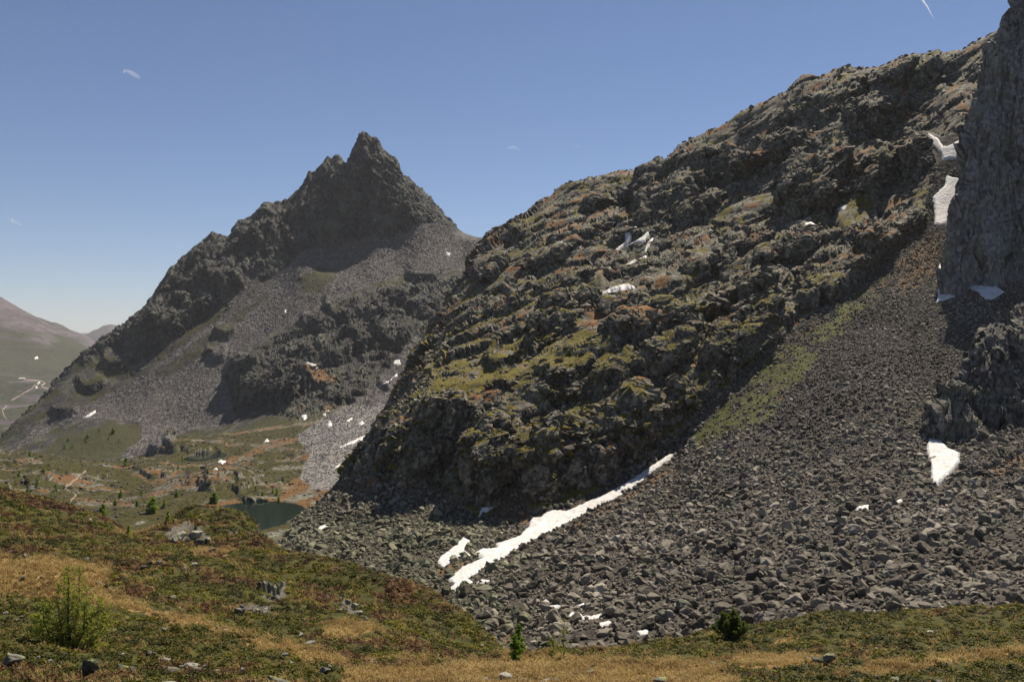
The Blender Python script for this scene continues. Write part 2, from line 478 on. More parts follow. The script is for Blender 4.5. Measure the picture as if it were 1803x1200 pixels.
gpoly = np.maximum(np.maximum(inside(STREAK, xs, ys, 8) * 0.62, inside(TONGUE, px + wx * 1.3, py + wy * 1.3, 9) * 0.8), inside(DARK, xs, ys, 5))
mscree = mscree * (1 - gpoly)
mount = sstep(1.0, -1.0, 0 * px) * 0
summit = inside([(535, 445), (560, 440), (640, 428), (735, 390), (745, 360), (820, 400), (860, 430), (860, 200), (480, 200), (260, 500), (140, 600), (150, 640), (230, 590), (300, 600), (350, 560), (400, 520), (450, 480), (500, 440)], xs, ys, 6) * sstep(900, 1000, Y)
knobs = inside([(480, 600), (540, 560), (600, 525), (700, 500), (800, 485), (850, 440), (860, 640), (760, 640), (700, 660), (640, 700), (560, 740), (500, 740), (440, 700), (410, 720), (405, 650)], xs, ys, 10)
nz = VS.normals()[..., 2]
rocky = np.clip(summit + knobs * 0.9 + sstep(0.80, 0.66, nz), 0, 1) * (1 - mscree)
for (cx_, cy_, rx_, ry_, wz_) in LAKES:
    rocky = rocky * sstep(1.4, 3.0, ((X - cx_) / rx_) ** 2 + ((Y - cy_) / ry_) ** 2)
rocky = np.where(Y > 1000, np.maximum(rocky, sstep(0.82, 0.7, nz) * (1 - mscree)), rocky)
# the summit pyramid: ribs and gullies running down the fall line
p = np.stack([X / 26, Y / 60, Z / 75], -1).reshape(-1, 3)
rib = ridged(p, 4).reshape(px.shape)
VS.displace((rib * 13.0 + 7.0 * ridged(np.stack([X / 11, Y / 22, Z / 30], -1).reshape(-1, 3), 3).reshape(px.shape)) * summit * sstep(0, 40, py - np.interp(px, [c_[0] for c_ in crest], [c_[1] for c_ in crest])), np.broadcast_to(np.array([-0.35, -0.8, 0.25], np.float32), VS.V.shape))
tooth = ridged(np.stack([X / 16, Y / 40, Z * 0], -1).reshape(-1, 3), 3).reshape(px.shape)
nearcrest = sstep(26, 4, np.abs(py - np.interp(px, [c_[0] for c_ in crest], [c_[1] for c_ in crest]))) * sstep(150, 260, px) * sstep(860, 780, px) * sstep(900, 1000, Y)
VS.displace((tooth - 0.25) * 4.0 * nearcrest, np.broadcast_to(np.array([0, 0, 1], np.float32), VS.V.shape))
for (tx, tw, th_) in [(640, 8, 3.5), (663, 6, 4), (597, 5, 6), (576, 5, 4), (465, 6, 5), (410, 5, 4), (375, 7, 5), (611, 4, -6), (652, 3, -2), (545, 4, 4), (490, 5, 4), (704, 5, 4), (340, 5, 3), (300, 6, 4)]:
    VS.displace(th_ * np.exp(-((px - tx) / tw) ** 2) * nearcrest, np.broadcast_to(np.array([0, 0, 1], np.float32), VS.V.shape))
rock_detail(VS, rocky * (1 - 0.35 * nearcrest) * np.clip(sstep(500, 900, Y), 0.0, 1), [(26, 3.4), (11, 2.4), (5, 1.3)], 0.6, 0.3, grain=(-0.5, -0.2, 0.85, 1.7))
rock_detail(VS, rocky * sstep(900, 500, Y), [(9, 0.9), (3.5, 0.6)], 0.8)
fine = fbm(VS.V.reshape(-1, 3) / 4.0, 3).reshape(px.shape)
VS.displace(fine * np.where(Y > 600, 0.9, 0.3) * (0.4 + mscree))
print('valley relief', time.time() - T0)

px, py = VS.screen(); X, Y, Z = VS.V[..., 0], VS.V[..., 1], VS.V[..., 2]
nz = VS.normals()[..., 2]
big = fbm(VS.V.reshape(-1, 3) / 28.0, 4).reshape(px.shape)
mid = fbm(VS.V.reshape(-1, 3) / 7.0 + 20, 3).reshape(px.shape)
flat = sstep(0.62, 0.80, nz + 0.15 * mid)
mgreen = np.where(Y < 800, flat * sstep(-0.35, 0.3, big + 0.8 * mid + 0.16), flat * sstep(0.0, 0.35, big + 0.5 * mid + 0.12)) * (1 - summit * 0.8) * (1 - knobs * 0.5)
mgreen = np.maximum(mgreen * (1 - mscree), gpoly * (0.55 + 0.45 * sstep(-0.3, 0.3, mid)))
ORANGE = [[(330, 892), (400, 886), (450, 893), (500, 900), (530, 890), (575, 868), (560, 850), (500, 852), (490, 885), (440, 886), (380, 882)],
          [(395, 806), (430, 798), (480, 776), (505, 772), (500, 784), (440, 806), (400, 814)], [(500, 850), (540, 836), (600, 846), (590, 890), (540, 905), (510, 890)],
          [(445, 842), (480, 848), (500, 856), (470, 858)], [(100, 872), (160, 876), (250, 884), (240, 892), (150, 884)], [(230, 818), (262, 846), (290, 862), (270, 858), (236, 832)],
          [(395, 812), (440, 808), (440, 818), (380, 824)], [(720, 655), (760, 610), (765, 630), (700, 700), (690, 700)], [(250, 850), (320, 826), (330, 834), (280, 852)], [(530, 642), (560, 640), (600, 668), (560, 672)]]
mor = np.zeros_like(px)
for o in ORANGE:
    mor = np.maximum(mor, inside(o, px + wx * 0.5, py + wy * 0.5, 4))
mor = mor * (0.25 + 0.75 * sstep(-0.35, 0.25, mid + 0.5 * big))
mor = np.maximum(mor, flat * sstep(0.02, 0.4, -big + 0.6 * mid) * (0.9 - 0.6 * sstep(640, 820, Y)) * sstep(1250, 1000, Y)) * (1 - mscree * 0.9) * (1 - gpoly)
PATHV = [(178, 826), (150, 830), (140, 838), (122, 852), (113, 862), (122, 868), (134, 872), (124, 880), (122, 890), (132, 900)]
mask = np.stack([mgreen * (1 - mor * 0.85), mor, np.clip(mscree, 0, 1), np.ones_like(px)], -1).reshape(-1, 4)
VMASK = mask.reshape(VS.nc, VS.nr, 4)
mat_mount = ground_material('mountain_ground', 3.2, rock=((0.010, 0.009, 0.009), (0.028, 0.026, 0.025), (0.08, 0.074, 0.068)), scree=((0.05, 0.045, 0.043), (0.092, 0.083, 0.079), (0.16, 0.147, 0.14)),
                            green=((0.017, 0.018, 0.005), (0.034, 0.034, 0.009), (0.065, 0.06, 0.017)), bump=0.9)
mat_valley = ground_material('valley_ground', 1.3, rock=((0.03, 0.026, 0.018), (0.075, 0.067, 0.05), (0.22, 0.205, 0.17)), green=((0.012, 0.012, 0.002), (0.036, 0.032, 0.004), (0.088, 0.07, 0.009)), dry=((0.045, 0.022, 0.008), (0.12, 0.06, 0.02), (0.24, 0.138, 0.05)))
zone = sstep(690, 700, Y) > 0.5
fm = zone[:-1, :-1].reshape(-1)
valley_o = sheet_object('valley_floor', VS, mat_valley, {'mask': mask}, ~fm)
peak_o = sheet_object('mountain', VS, mat_mount, {'mask': mask}, fm, smooth=False)
print('valley done', time.time() - T0)

# ------------------------------------------------------------------ the rocky hillside and the scree slope on the right
sky_l = [(850, 424, 500), (865, 414, 503), (880, 408, 505), (920, 392, 510), (950, 362, 515), (975, 340, 518), (1000, 325, 520), (1040, 318, 520), (1080, 308, 520), (1120, 303, 518), (1160, 292, 515), (1180, 280, 510),
         (1200, 265, 505), (1220, 250, 502), (1240, 240, 500), (1270, 222, 495), (1300, 205, 490), (1330, 186, 485), (1365, 165, 480), (1400, 146, 475), (1440, 136, 470), (1480, 124, 465), (1540, 114, 455), (1580, 102, 448),
         (1600, 99, 445), (1630, 97, 440), (1660, 90, 435), (1700, 84, 428), (1730, 68, 420), (1780, 50, 412), (1850, 30, 405), (1950, 0, 400), (2080, -30, 395)]
ridge_l = [(628, 838, 256), (632, 815, 259), (640, 792, 262), (655, 768, 265), (672, 748, 268), (700, 720, 275), (740, 682, 300), (770, 640, 330), (782, 600, 365), (792, 562, 400), (810, 520, 430), (830, 470, 470), (840, 445, 488)]
hill = [(690, 855, 246), (760, 860, 236), (810, 880, 228), (850, 900, 221), (900, 900, 216), (940, 905, 211), (1000, 892, 213), (1060, 870, 217), (1130, 830, 226), (1190, 796, 234), (1260, 720, 245), (1310, 660, 256), (1370, 602, 267), (1430, 555, 277), (1500, 512, 287), (1560, 452, 299),
        (1640, 395, 316), (1660, 330, 332), (1670, 280, 345), (1680, 240, 354), (1700, 180, 372),
        (690, 740, 268), (760, 715, 262), (850, 705, 256), (900, 725, 249), (960, 745, 244), (1040, 735, 244), (1100, 700, 251), (1170, 690, 255), (1230, 640, 262),
        (850, 640, 290), (900, 600, 318), (1000, 610, 290), (1000, 500, 360), (920, 520, 380), (1100, 600, 285), (1100, 430, 400), (1200, 565, 298), (1200, 430, 385), (1300, 500, 318), (1300, 350, 408), (1400, 400, 358), (1400, 250, 428),
        (1500, 400, 338), (1500, 250, 398), (1600, 200, 400), (1600, 330, 348), (900, 480, 410), (1000, 400, 450), (1200, 330, 455), (1110, 350, 480), (1300, 270, 450), (1680, 130, 405), (1760, 120, 390), (2080, 100, 380)]
scree = [(560, 1070, 140), (800, 1180, 108), (900, 1130, 114), (1000, 1120, 110), (1100, 1112, 110), (1300, 1090, 108), (1500, 1072, 104), (1650, 1075, 96), (1803, 1080, 92), (2080, 1075, 90), (800, 1300, 80), (1200, 1300, 76), (1803, 1290, 70), (2080, 1290, 70), (500, 1250, 90),
         (780, 1062, 148), (650, 1010, 172), (560, 1000, 175), (505, 985, 190), (500, 960, 208), (516, 935, 226), (545, 900, 246), (590, 870, 254), (600, 922, 230), (700, 942, 203), (640, 890, 238), (800, 950, 196), (850, 962, 184), (900, 1000, 166), (960, 1060, 138),
         (1020, 950, 172), (1100, 1000, 142), (1100, 915, 182), (1300, 1000, 134), (1300, 880, 174), (1300, 765, 213), (1400, 650, 245), (1500, 950, 139), (1500, 800, 184), (1500, 652, 229), (1650, 500, 274), (1600, 600, 245), (1560, 540, 268), (1700, 700, 204), (1700, 870, 155), (1803, 870, 150),
         (1803, 700, 198), (1803, 560, 242), (1720, 520, 258), (1740, 440, 300), (1760, 300, 345), (2080, 500, 230), (2080, 800, 160), (2080, 300, 330), (1650, 1000, 120), (1803, 1000, 112),
         (460, 985, 212), (400, 1050, 214), (300, 1180, 214), (450, 965, 250), (540, 930, 290), (590, 915, 305), (500, 960, 330), (300, 1100, 300), (300, 1000, 480), (600, 900, 480), (480, 1020, 190), (420, 1100, 170)]
hctrl = densify(sky_l, 14) + behind(sky_l, 1.10, 0.35, (1.5,)) + ridge_l + hill + scree
HILL = [(625, 842), (690, 850), (760, 858), (800, 880), (838, 912), (868, 905), (900, 858), (915, 860), (935, 906), (1000, 886), (1060, 858), (1130, 814), (1190, 776), (1255, 706), (1282, 686), (1320, 655), (1375, 605), (1420, 560), (1500, 515), (1560, 455), (1620, 405),
        (1632, 350), (1652, 310), (1640, 270), (1626, 226), (1660, 240), (1700, 226), (1730, 160), (1760, 60), (1745, -300), (400, -300), (400, 842)]
HB = [(1310, 668, 68, 92), (1130, 628, 46, 62), (1210, 606, 46, 64), (1478, 528, 78, 66), (1575, 462, 62, 62), (1440, 392, 62, 116), (1325, 560, 50, 56), (1372, 590, 30, 40), (1265, 480, 60, 44), (1180, 668, 44, 64), (1010, 566, 56, 46),
      (1050, 500, 50, 32), (1560, 340, 74, 82), (1540, 240, 56, 62), (1000, 690, 56, 52), (900, 648, 52, 40), (1090, 690, 46, 60), (1225, 390, 46, 36), (1030, 430, 56, 36), (1340, 310, 56, 50), (1240, 330, 56, 48),
      (970, 470, 46, 32), (1185, 390, 70, 74), (945, 898, 46, 120), (1060, 846, 76, 100), (852, 902, 40, 130), (740, 856, 70, 100), (1150, 780, 50, 70), (1225, 740, 40, 62), (1390, 470, 50, 46), (1610, 150, 46, 40), (1480, 200, 46, 40), (1400, 230, 46, 36),
      (1100, 560, 46, 40), (900, 560, 46, 34), (960, 620, 46, 40), (860, 500, 30, 44), (1130, 350, 40, 34), (1060, 370, 40, 30), (930, 420, 36, 30), (800, 800, 50, 60)]
def hmod(X, Y, Z, px, pyb):
    rk = inside(HILL, px, pyb, 6)
    n = fbm(P3(X, Y, Z * 0, 60.0), 4).reshape(X.shape)
    t = fbm(P3(X, Y, Z * 0 + 4, 17.0), 3).reshape(X.shape)
    Z = Z + rk * (n * 4.0 + t * 2.6 * sstep(200, 330, Y)) + (1 - rk) * n * 0.8 + (1 - rk) * t * 0.35
    Zb = bumps(Z, Y, px, pyb, HB, 0.52, 0.38)
    Z = Z + (Zb - Z) * rk
    # the left flank falls away from the ridge line
    rY = np.array([r[2] for r in ridge_l] + [500, 560, 760]); rx = np.array([r[0] for r in ridge_l] + [850, 900, 900]); rz = np.array([(CY - r[1]) / F * r[2] for r in ridge_l] + [57, 30, -40])
    ex = np.interp(Y, rY, rx); ez = np.interp(Y, rY, rz)
    side = np.maximum(0, ex - px + 14 * t) * Y / F
    cap = np.where(Y > 256, ez + 3 * t + 1 - side * (1.1 + 0.02 * side) + np.maximum(0, px - ex) * Y / F * 2.5, 1e9)
    Z = np.minimum(Z, cap)
    # ledges
    q = Z + 3.0 * t
    for st, am in ((17.0, 0.12), (6.0, 0.14)):
        fr = q / st - np.floor(q / st)
        Z = Z + rk * am * st * (sstep(0.0, 0.45, fr) - fr) * 0.6
    return Z
HS = Sheet(hctrl, 470, 2060, 980, 76, 760, 760, hmod, c=0.10, nf=800)
print('hill base', time.time() - T0)
px, py = HS.screen(); X, Y, Z = HS.V[..., 0], HS.V[..., 1], HS.V[..., 2]
wx = fbm(P3(px, py, px * 0, 30.0), 3).reshape(px.shape) * 12; wy = fbm(P3(px, py, px * 0 + 5, 30.0), 3).reshape(px.shape) * 12
rk = inside(HILL, HS.px, HS.pyb, 4)
zn = fbm(HS.V.reshape(-1, 3) / np.array([30, 22, 16], np.float32) + 61, 3).reshape(px.shape)
rough = 0.14 + 1.1 * sstep(-0.14, 0.16, zn)                 # rugged crags next to smoother, grassy benches
rough = np.maximum(rough, 1.1 * sstep(0.62, 0.45, HS.normals()[..., 2]))
rough = np.maximum(rough, 0.9 * inside([(600, 700), (900, 690), (1250, 640), (1270, 740), (940, 920), (600, 860)], HS.px, HS.pyb, 40))
skyrow = np.interp(HS.px, [c_[0] for c_ in sky_l], [c_[1] for c_ in sky_l])
rough = rough * (0.3 + 0.7 * sstep(2, 50, py - skyrow))
GRN = (0.75, 0.35, 0.55, 1.9)
rock_detail(HS, rk * (0.25 + 0.75 * sstep(4, 60, -poly_sd(HILL, HS.px, HS.pyb))) * (0.4 + 0.6 * np.minimum(rough, 1)), [(30, 4.2)], 0.8, 0.2, grain=GRN)

rock_detail(HS, rk * rough, [(12, 1.6), (5.0, 0.7), (2.1, 0.30)], 0.75, 0.2, steep=0.5, grain=GRN)
lump = fbm(HS.V.reshape(-1, 3) / 2.2, 2).reshape(px.shape)
HS.displace(lump * 0.35 * (1 - rk))
HRK = rk
print('hill relief', time.time() - T0)
px, py = HS.screen(); X, Y, Z = HS.V[..., 0], HS.V[..., 1], HS.V[..., 2]
nz = HS.normals()[..., 2]
big = fbm(HS.V.reshape(-1, 3) / 16.0, 4).reshape(px.shape)
mid = fbm(HS.V.reshape(-1, 3) / 3.5 + 20, 3).reshape(px.shape)
flat = sstep(0.66, 0.84, nz + 0.10 * mid + 0.12 * (1 - np.minimum(rough, 1)))
low = sstep(420, 620, py) * 0.35
mgreen = flat * sstep(0.0, 0.36, big + 0.6 * mid + low - 0.03) * rk
mor = flat * sstep(-0.02, 0.36, -big + 0.6 * mid) * rk
def am(polys, soft=6):
    a = np.zeros_like(px)
    for o in polys:
        a = np.maximum(a, inside(o, px + wx * 0.7, py + wy * 0.7, soft))
    return a
STRIPE = [[(1215, 775), (1262, 722), (1380, 602), (1500, 520), (1560, 480), (1600, 470), (1510, 556), (1450, 620), (1400, 680), (1350, 745), (1290, 760), (1240, 800)]]
ORS = [[(1545, 500), (1600, 440), (1650, 405), (1655, 470), (1640, 490), (1590, 520)], [(1500, 250), (1512, 290), (1508, 318), (1496, 305)], [(862, 905), (900, 858), (915, 860), (935, 906), (930, 925), (880, 920)],
       [(600, 862), (650, 838), (690, 842), (650, 868)], [(490, 955), (560, 980), (620, 985), (560, 1000), (510, 990)], [(770, 1000), (820, 985), (840, 1000), (800, 1020), (770, 1015)], [(700, 1030), (760, 1026), (790, 1048), (740, 1044)],
       [(1000, 890), (1080, 862), (1150, 820), (1160, 826), (1070, 880), (1000, 900)], [(1690, 850), (1780, 800), (1803, 800), (1803, 830), (1730, 845)], [(860, 1090), (910, 1105), (930, 1140), (890, 1135)], [(980, 940), (1180, 820), (1200, 825), (1000, 945)]]
st = am(STRIPE, 8); orr = am(ORS, 6)
mgreen = np.maximum(mgreen, st * sstep(-0.3, 0.3, big + 0.9 * mid + 0.08))
mor = np.maximum(np.maximum(mor, orr * (0.55 + 0.4 * mid)), st * sstep(0.0, 0.35, -big + 0.7 * mid) * 0.8)
mscree = (1 - rk)
mask = np.stack([mgreen, mor * (1 - mgreen), mscree, np.ones_like(px)], -1).reshape(-1, 4)
HMASK = mask.reshape(HS.nc, HS.nr, 4)
mat_hill = ground_material('hillside_rock', 1.0, rock=((0.022, 0.019, 0.015), (0.082, 0.073, 0.058), (0.26, 0.238, 0.186)), green=((0.034, 0.031, 0.004), (0.10, 0.083, 0.008), (0.23, 0.175, 0.016)), dry=((0.07, 0.032, 0.011), (0.18, 0.085, 0.028), (0.32, 0.175, 0.062)), bump=0.7)
mat_scree = ground_material('scree_ground', 0.55, scree=((0.022, 0.018, 0.014), (0.050, 0.042, 0.033), (0.10, 0.085, 0.067)), bump=0.8)  # ground colour darkened to stand in for shade in gaps between boulders
fm = (rk > 0.5)[:-1, :-1].reshape(-1)
hill_o = sheet_object('hillside', HS, mat_hill, {'mask': mask}, fm, smooth=False)
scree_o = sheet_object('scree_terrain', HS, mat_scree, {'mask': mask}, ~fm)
print('hill done', time.time() - T0)

# ------------------------------------------------------------------ the cliffs at the right edge
def cliff(name, label, edge, px0, px1, ncol, Y0, Y1, nrow, sizes, mossy, mat, side, top):
    """a rock wall: left edge given by column, row, distance from foot to top; it runs on to the right and falls off steeply on the left"""
    eY = np.array([e[2] for e in edge], float); ex = np.array([e[0] for e in edge], float); ez = np.array([(CY - e[1]) / F * e[2] for e in edge])
    def zm(X, Y, Z, px, pyb):
        n = fbm(P3(X, Y, Z * 0, 16.0), 3).reshape(X.shape)
        Yq = Y + 5.0 * n * sstep(0, 60, px - np.interp(Y, eY, ex))
        z = np.interp(Yq, eY, ez) + np.maximum(0, Yq - eY[-1]) * top - np.maximum(0, eY[0] - Yq) * 3.0
        d = np.maximum(0, np.interp(Y, eY, ex) + 9 * np.sin(Y * 1.1 + 3 * np.sin(Y * 0.37)) + 5 * np.sin(Y * 2.7) - px) * Y / F
        return z - d * side - np.maximum(0, d - 4) * side
    sh = Sheet([(px0, 500, Y0), (px1, 500, Y0), (px0, 500, Y1), (px1, 480, Y1)], px0, px1, ncol, Y0, Y1, nrow, zm, c=0.04, nf=500, kappa=20)
    am_ = np.ones((sh.nc, sh.nr), np.float32)
    r = ridged(sh.V.reshape(-1, 3) / np.array([9, 14, 30], np.float32), 3).reshape(am_.shape)
    sh.displace(r * 2.0)
    rock_detail(sh, am_, sizes, 0.8, 0.35, grain=(0.15, 0.1, 1.0, 1.5))
    nz = sh.normals()[..., 2]
    mid = fbm(sh.V.reshape(-1, 3) / 3.0 + 20, 3).reshape(am_.shape); big = fbm(sh.V.reshape(-1, 3) / 12.0, 3).reshape(am_.shape)
    g = sstep(0.70, 0.88, nz + 0.1 * mid) * sstep(0.0, 0.4, big + 0.5 * mid + mossy)
    o_ = sstep(0.25, 0.6, big - 0.2 + 0.4 * mid) * 0.5
    mask = np.stack([g, o_ * (1 - g) * 0.6, 0 * g, 0 * g + 1], -1).reshape(-1, 4)
    o = sheet_object(name, sh, mat, {'mask': mask}, None, smooth=False, kind=None)
    o['label'] = label; o['category'] = 'cliff'
    return sh
edgeA = [(1652, 512, 254), (1656, 490, 255), (1660, 470, 256), (1669, 430, 258), (1680, 370, 261), (1690, 300, 264), (1700, 215, 268), (1713, 155, 272), (1736, 62, 277), (1750, 28, 279), (1772, 4, 281), (1810, -25, 284)]
edgeA = [(x + 16, y, Yd + 10) for x, y, Yd in edgeA]
mat_cliff = ground_material('cliff_rock', 1.0, rock=((0.09, 0.085, 0.08), (0.165, 0.158, 0.15), (0.29, 0.28, 0.267)), bump=1.0, stretch=0.85)
CA = cliff('cliff', 'tall grey rock wall in shade with snow at its foot', edgeA, 1600, 2060, 360, 246, 330, 640, [(14, 1.8), (6, 1.0), (2.6, 0.55), (1.2, 0.28)], -0.25, mat_cliff, 6.0, 0.5)
edgeB = [(1690, 836, 177), (1675, 808, 179), (1648, 772, 181), (1638, 742, 183), (1646, 712, 185), (1664, 682, 188), (1678, 655, 191), (1700, 612, 195), (1730, 582, 199), (1765, 560, 202), (1790, 545, 204)]
edgeB = [(x + 10, y, Yd + 2) for x, y, Yd in edgeB]
mat_cliff2 = ground_material('outcrop_rock', 0.8, rock=((0.025, 0.023, 0.021), (0.085, 0.08, 0.072), (0.22, 0.20, 0.175)), bump=0.9)
CB = cliff('cliff', 'dark mossy outcrop rising from the scree beside a shaded snow patch', edgeB, 1560, 2060, 380, 172, 236, 440, [(8, 1.2), (3.4, 0.9), (1.5, 0.5)], 0.05, mat_cliff2, 5.0, -0.5)
print('cliffs done', time.time() - T0)

# ------------------------------------------------------------------ the near hill
near = [(x, y, Yd) for x in (-300, 300, 900, 1500, 2150) for (y, Yd) in ((2150, 2.0), (1730, 4.0), (1395, 10.0), (1270, 20.0))]
fg_crest = [(-260, 800, 116), (-120, 832, 114), (0, 866, 112), (60, 880, 112), (130, 903, 113), (170, 916, 113), (215, 935, 113)]
fg_crest2 = [(290, 938, 138), (320, 931, 146), (350, 929, 150), (385, 930, 150), (420, 937, 148), (445, 945, 144), (462, 955, 139), (480, 966, 112), (505, 987, 104), (560, 1004, 93), (600, 1014, 90), (640, 1024, 86), (690, 1038, 82), (720, 1047, 80), (760, 1066, 77), (790, 1085, 74), (840, 1111, 68), (870, 1132, 64), (892, 1150, 61)]
fg_crest3 = [(960, 1152, 59), (1010, 1148, 60), (1060, 1146, 61), (1120, 1142, 62), (1180, 1134, 64), (1250, 1123, 66), (1320, 1111, 68), (1400, 1101, 70), (1440, 1092, 71), (1500, 1088, 71), (1600, 1080, 72), (1700, 1077, 72), (1803, 1074, 72), (1950, 1068, 73), (2150, 1060, 74)]
fctrl = near + fg_crest + fg_crest2 + fg_crest3 + behind(fg_crest[::2], 1.12, 0.9, (1.5,)) + behind(fg_crest2[::2], 1.10, 0.9, (1.5,)) + behind(fg_crest3[::2], 1.12, 0.8, (1.5, 2.0)) + [
    (-260, 1215, 26), (0, 1202, 29), (200, 1198, 30), (450, 1200, 30), (700, 1200, 31), (900, 1202, 31), (1350, 1200, 32), (1803, 1192, 33), (2150, 1190, 33),
    (0, 1100, 42), (120, 1138, 40), (220, 1125, 42), (300, 1122, 44), (380, 1122, 45), (450, 1134, 44), (600, 1160, 44), (750, 1165, 46), (870, 1165, 50),
    (0, 1050, 54), (150, 1060, 54), (300, 1090, 52), (420, 1112, 51), (520, 1130, 50), (620, 1140, 51), (720, 1142, 52),
    (0, 1000, 68), (150, 1010, 66), (280, 1040, 62), (400, 1070, 60), (500, 1095, 58), (600, 1105, 58), (700, 1105, 60), (800, 1125, 60),
    (-260, 1020, 66), (-260, 920, 90), (0, 950, 84), (0, 910, 98), (100, 930, 98), (100, 965, 84), (200, 960, 98), (300, 990, 80), (400, 1010, 76), (500, 1040, 74), (600, 1060, 72), (700, 1075, 70), (240, 950, 112), (270, 935, 122), (330, 945, 122), (400, 950, 118), (440, 975, 104), (370, 980, 96), (300, 934, 130),
    (-260, 1120, 40), (1000, 1180, 41), (1200, 1168, 45), (1400, 1150, 47), (1600, 1140, 48), (1803, 1132, 49), (2150, 1130, 49), (1100, 1160, 52), (1300, 1140, 54), (1500, 1115, 58), (1700, 1105, 59), (1900, 1100, 59), (960, 1165, 50)]
def fmod(X, Y, Z, px, pyb):
    n = fbm(P3(X, Y, Z * 0, 9.0), 4).reshape(X.shape)
    n2 = fbm(P3(X, Y, Z * 0 + 7, 2.6), 3).reshape(X.shape)
    Z = Z + n * 0.8 * sstep(20, 40, Y) + n2 * 0.36
    a = 0.5 * X + 0.87 * Y; b = 0.87 * X - 0.5 * Y            # folds running down the slope
    fo = ridged(np.stack([a / 17.0, b / 60.0, 0 * X + 2], -1).reshape(-1, 3), 2).reshape(X.shape)
    Z = Z + fo * 0.9 * sstep(38, 60, Y) * sstep(900, 700, px)
    return bumps(Z, Y, px, pyb, [(330, 948, 40, 22), (395, 952, 24, 16), (482, 1056, 24, 18), (455, 1075, 34, 12), (600, 1060, 30, 10), (640, 1072, 26, 12)])
FS = Sheet(fctrl, -300, 2120, 1150, 2.0, 190, 560, fmod, c=0.12, nf=520, kappa=40)
fine = fbm(FS.V.reshape(-1, 3) / 0.7, 2).reshape(FS.nc, FS.nr)
FS.displace(fine * 0.12)
px, py = FS.screen(); X, Y, Z = FS.V[..., 0], FS.V[..., 1], FS.V[..., 2]
px = np.where(Y < 20, FS.px, px)
nz = FS.normals()[..., 2]
wx = fbm(P3(px, py, px * 0, 60.0), 4).reshape(px.shape) * 26; wy = fbm(P3(px, py, px * 0 + 5, 40.0), 4).reshape(px.shape) * 14
big = fbm(FS.V.reshape(-1, 3) / 6.0, 4).reshape(px.shape); mid = fbm(FS.V.reshape(-1, 3) / 1.3 + 20, 3).reshape(px.shape)
TAN = [[(-100, 985), (120, 985), (200, 1000), (185, 1040), (260, 1070), (330, 1085), (420, 1115), (500, 1130), (560, 1145), (610, 1172), (560, 1165), (450, 1136), (380, 1112), (300, 1098), (200, 1064), (100, 1052), (-100, 1045)],
       [(600, 1182), (850, 1168), (900, 1158), (960, 1150), (1040, 1160), (1100, 1168), (1210, 1164), (1260, 1174), (1300, 1190), (1300, 1215), (600, 1215)], [(1240, 1160), (1400, 1155), (1480, 1165), (1440, 1175), (1250, 1172)],
       [(1480, 1182), (1600, 1165), (1803, 1140), (1900, 1140), (1900, 1150), (1700, 1162), (1560, 1195)], [(340, 968), (420, 962), (400, 975), (340, 976)], [(1360, 1126), (1400, 1122), (1400, 1132), (1362, 1134)],
       [(560, 1100), (640, 1092), (660, 1110), (580, 1125)], [(200, 935), (240, 930), (260, 940), (220, 945)]]
tan = np.zeros_like(px)
for o in TAN:
    tan = np.maximum(tan, inside(o, px + wx, py + wy, 7))
brown = np.maximum(sstep(0.05, 0.4, big + 0.35 * mid + 0.08), sstep(0.12, 0.4, mid + 0.2 * big) * 0.55) * sstep(1300, 1100, px) + sstep(0.25, 0.5, big + 0.4 * mid - 0.02) * sstep(1100, 1300, px) * 0.8
OUT = [[(290, 950), (300, 928), (330, 918), (352, 928), (372, 950), (350, 958), (310, 955)], [(458, 1050), (470, 1030), (500, 1020), (505, 1050), (480, 1062)], [(412, 1070), (430, 1060), (476, 1070), (478, 1082), (440, 1082)], [(585, 1040), (620, 1060), (640, 1082), (610, 1080)]]
outc = np.zeros_like(px)
for o in OUT:
    outc = np.maximum(outc, inside(o, px + wx * 0.3, py + wy * 0.3, 3))
outc = np.maximum(outc, sstep(0.62, 0.45, nz))
gm = np.clip(1 - tan - brown * 0.85, 0, 1) * (1 - outc)
mask = np.stack([gm, np.maximum(tan, brown) * (1 - outc), np.clip(tan, 0, 1), np.ones_like(px)], -1).reshape(-1, 4)
FTAN, FBROWN, FGREEN, FOUT = tan, brown * (1 - tan), gm, outc

def near_material():
    """red = green dwarf shrubs, blue = pale dry grass, the rest of green = brown heath"""
    k = NB('near_ground')
    mask = k.n('ShaderNodeSeparateColor'); k.l(k.attr('mask').outputs['Color'], mask.inputs[0])
    n1 = k.noise(1.3, 5, 0.62); n3 = k.noise(7.0, 3, 0.62); n2 = k.noise(0.25, 4)
    f = k.mix(0.5, n1, n3)
    gr = k.ramp(f, [(0.34, (0.015, 0.016, 0.003)), (0.5, (0.042, 0.042, 0.005)), (0.66, (0.105, 0.09, 0.010))])
    br = k.ramp(f, [(0.34, (0.026, 0.014, 0.008)), (0.5, (0.066, 0.036, 0.016)), (0.68, (0.15, 0.085, 0.035))])
    tn = k.ramp(f, [(0.3, (0.07, 0.042, 0.014)), (0.48, (0.20, 0.125, 0.042)), (0.68, (0.38, 0.26, 0.10))])
    rk = k.ramp(f, [(0.34, (0.03, 0.028, 0.022)), (0.5, (0.09, 0.083, 0.068)), (0.66, (0.20, 0.185, 0.155))])
    def brk(a, amp=0.8):
        t = k.math('ADD', a, k.math('MULTIPLY', k.math('SUBTRACT', n3, 0.5), amp))
        return k.ramp(t, [(0.36, (0, 0, 0)), (0.64, (1, 1, 1))])
    c = k.mix(brk(mask.outputs[1]), rk, br)
    c = k.mix(brk(mask.outputs[0]), c, gr)
    c = k.mix(brk(mask.outputs[2]), c, tn)
    k.color(c)
    k.bump(k.mix(0.5, n3, k.noise(20, 2)), 0.8, 0.12)
    return k.m
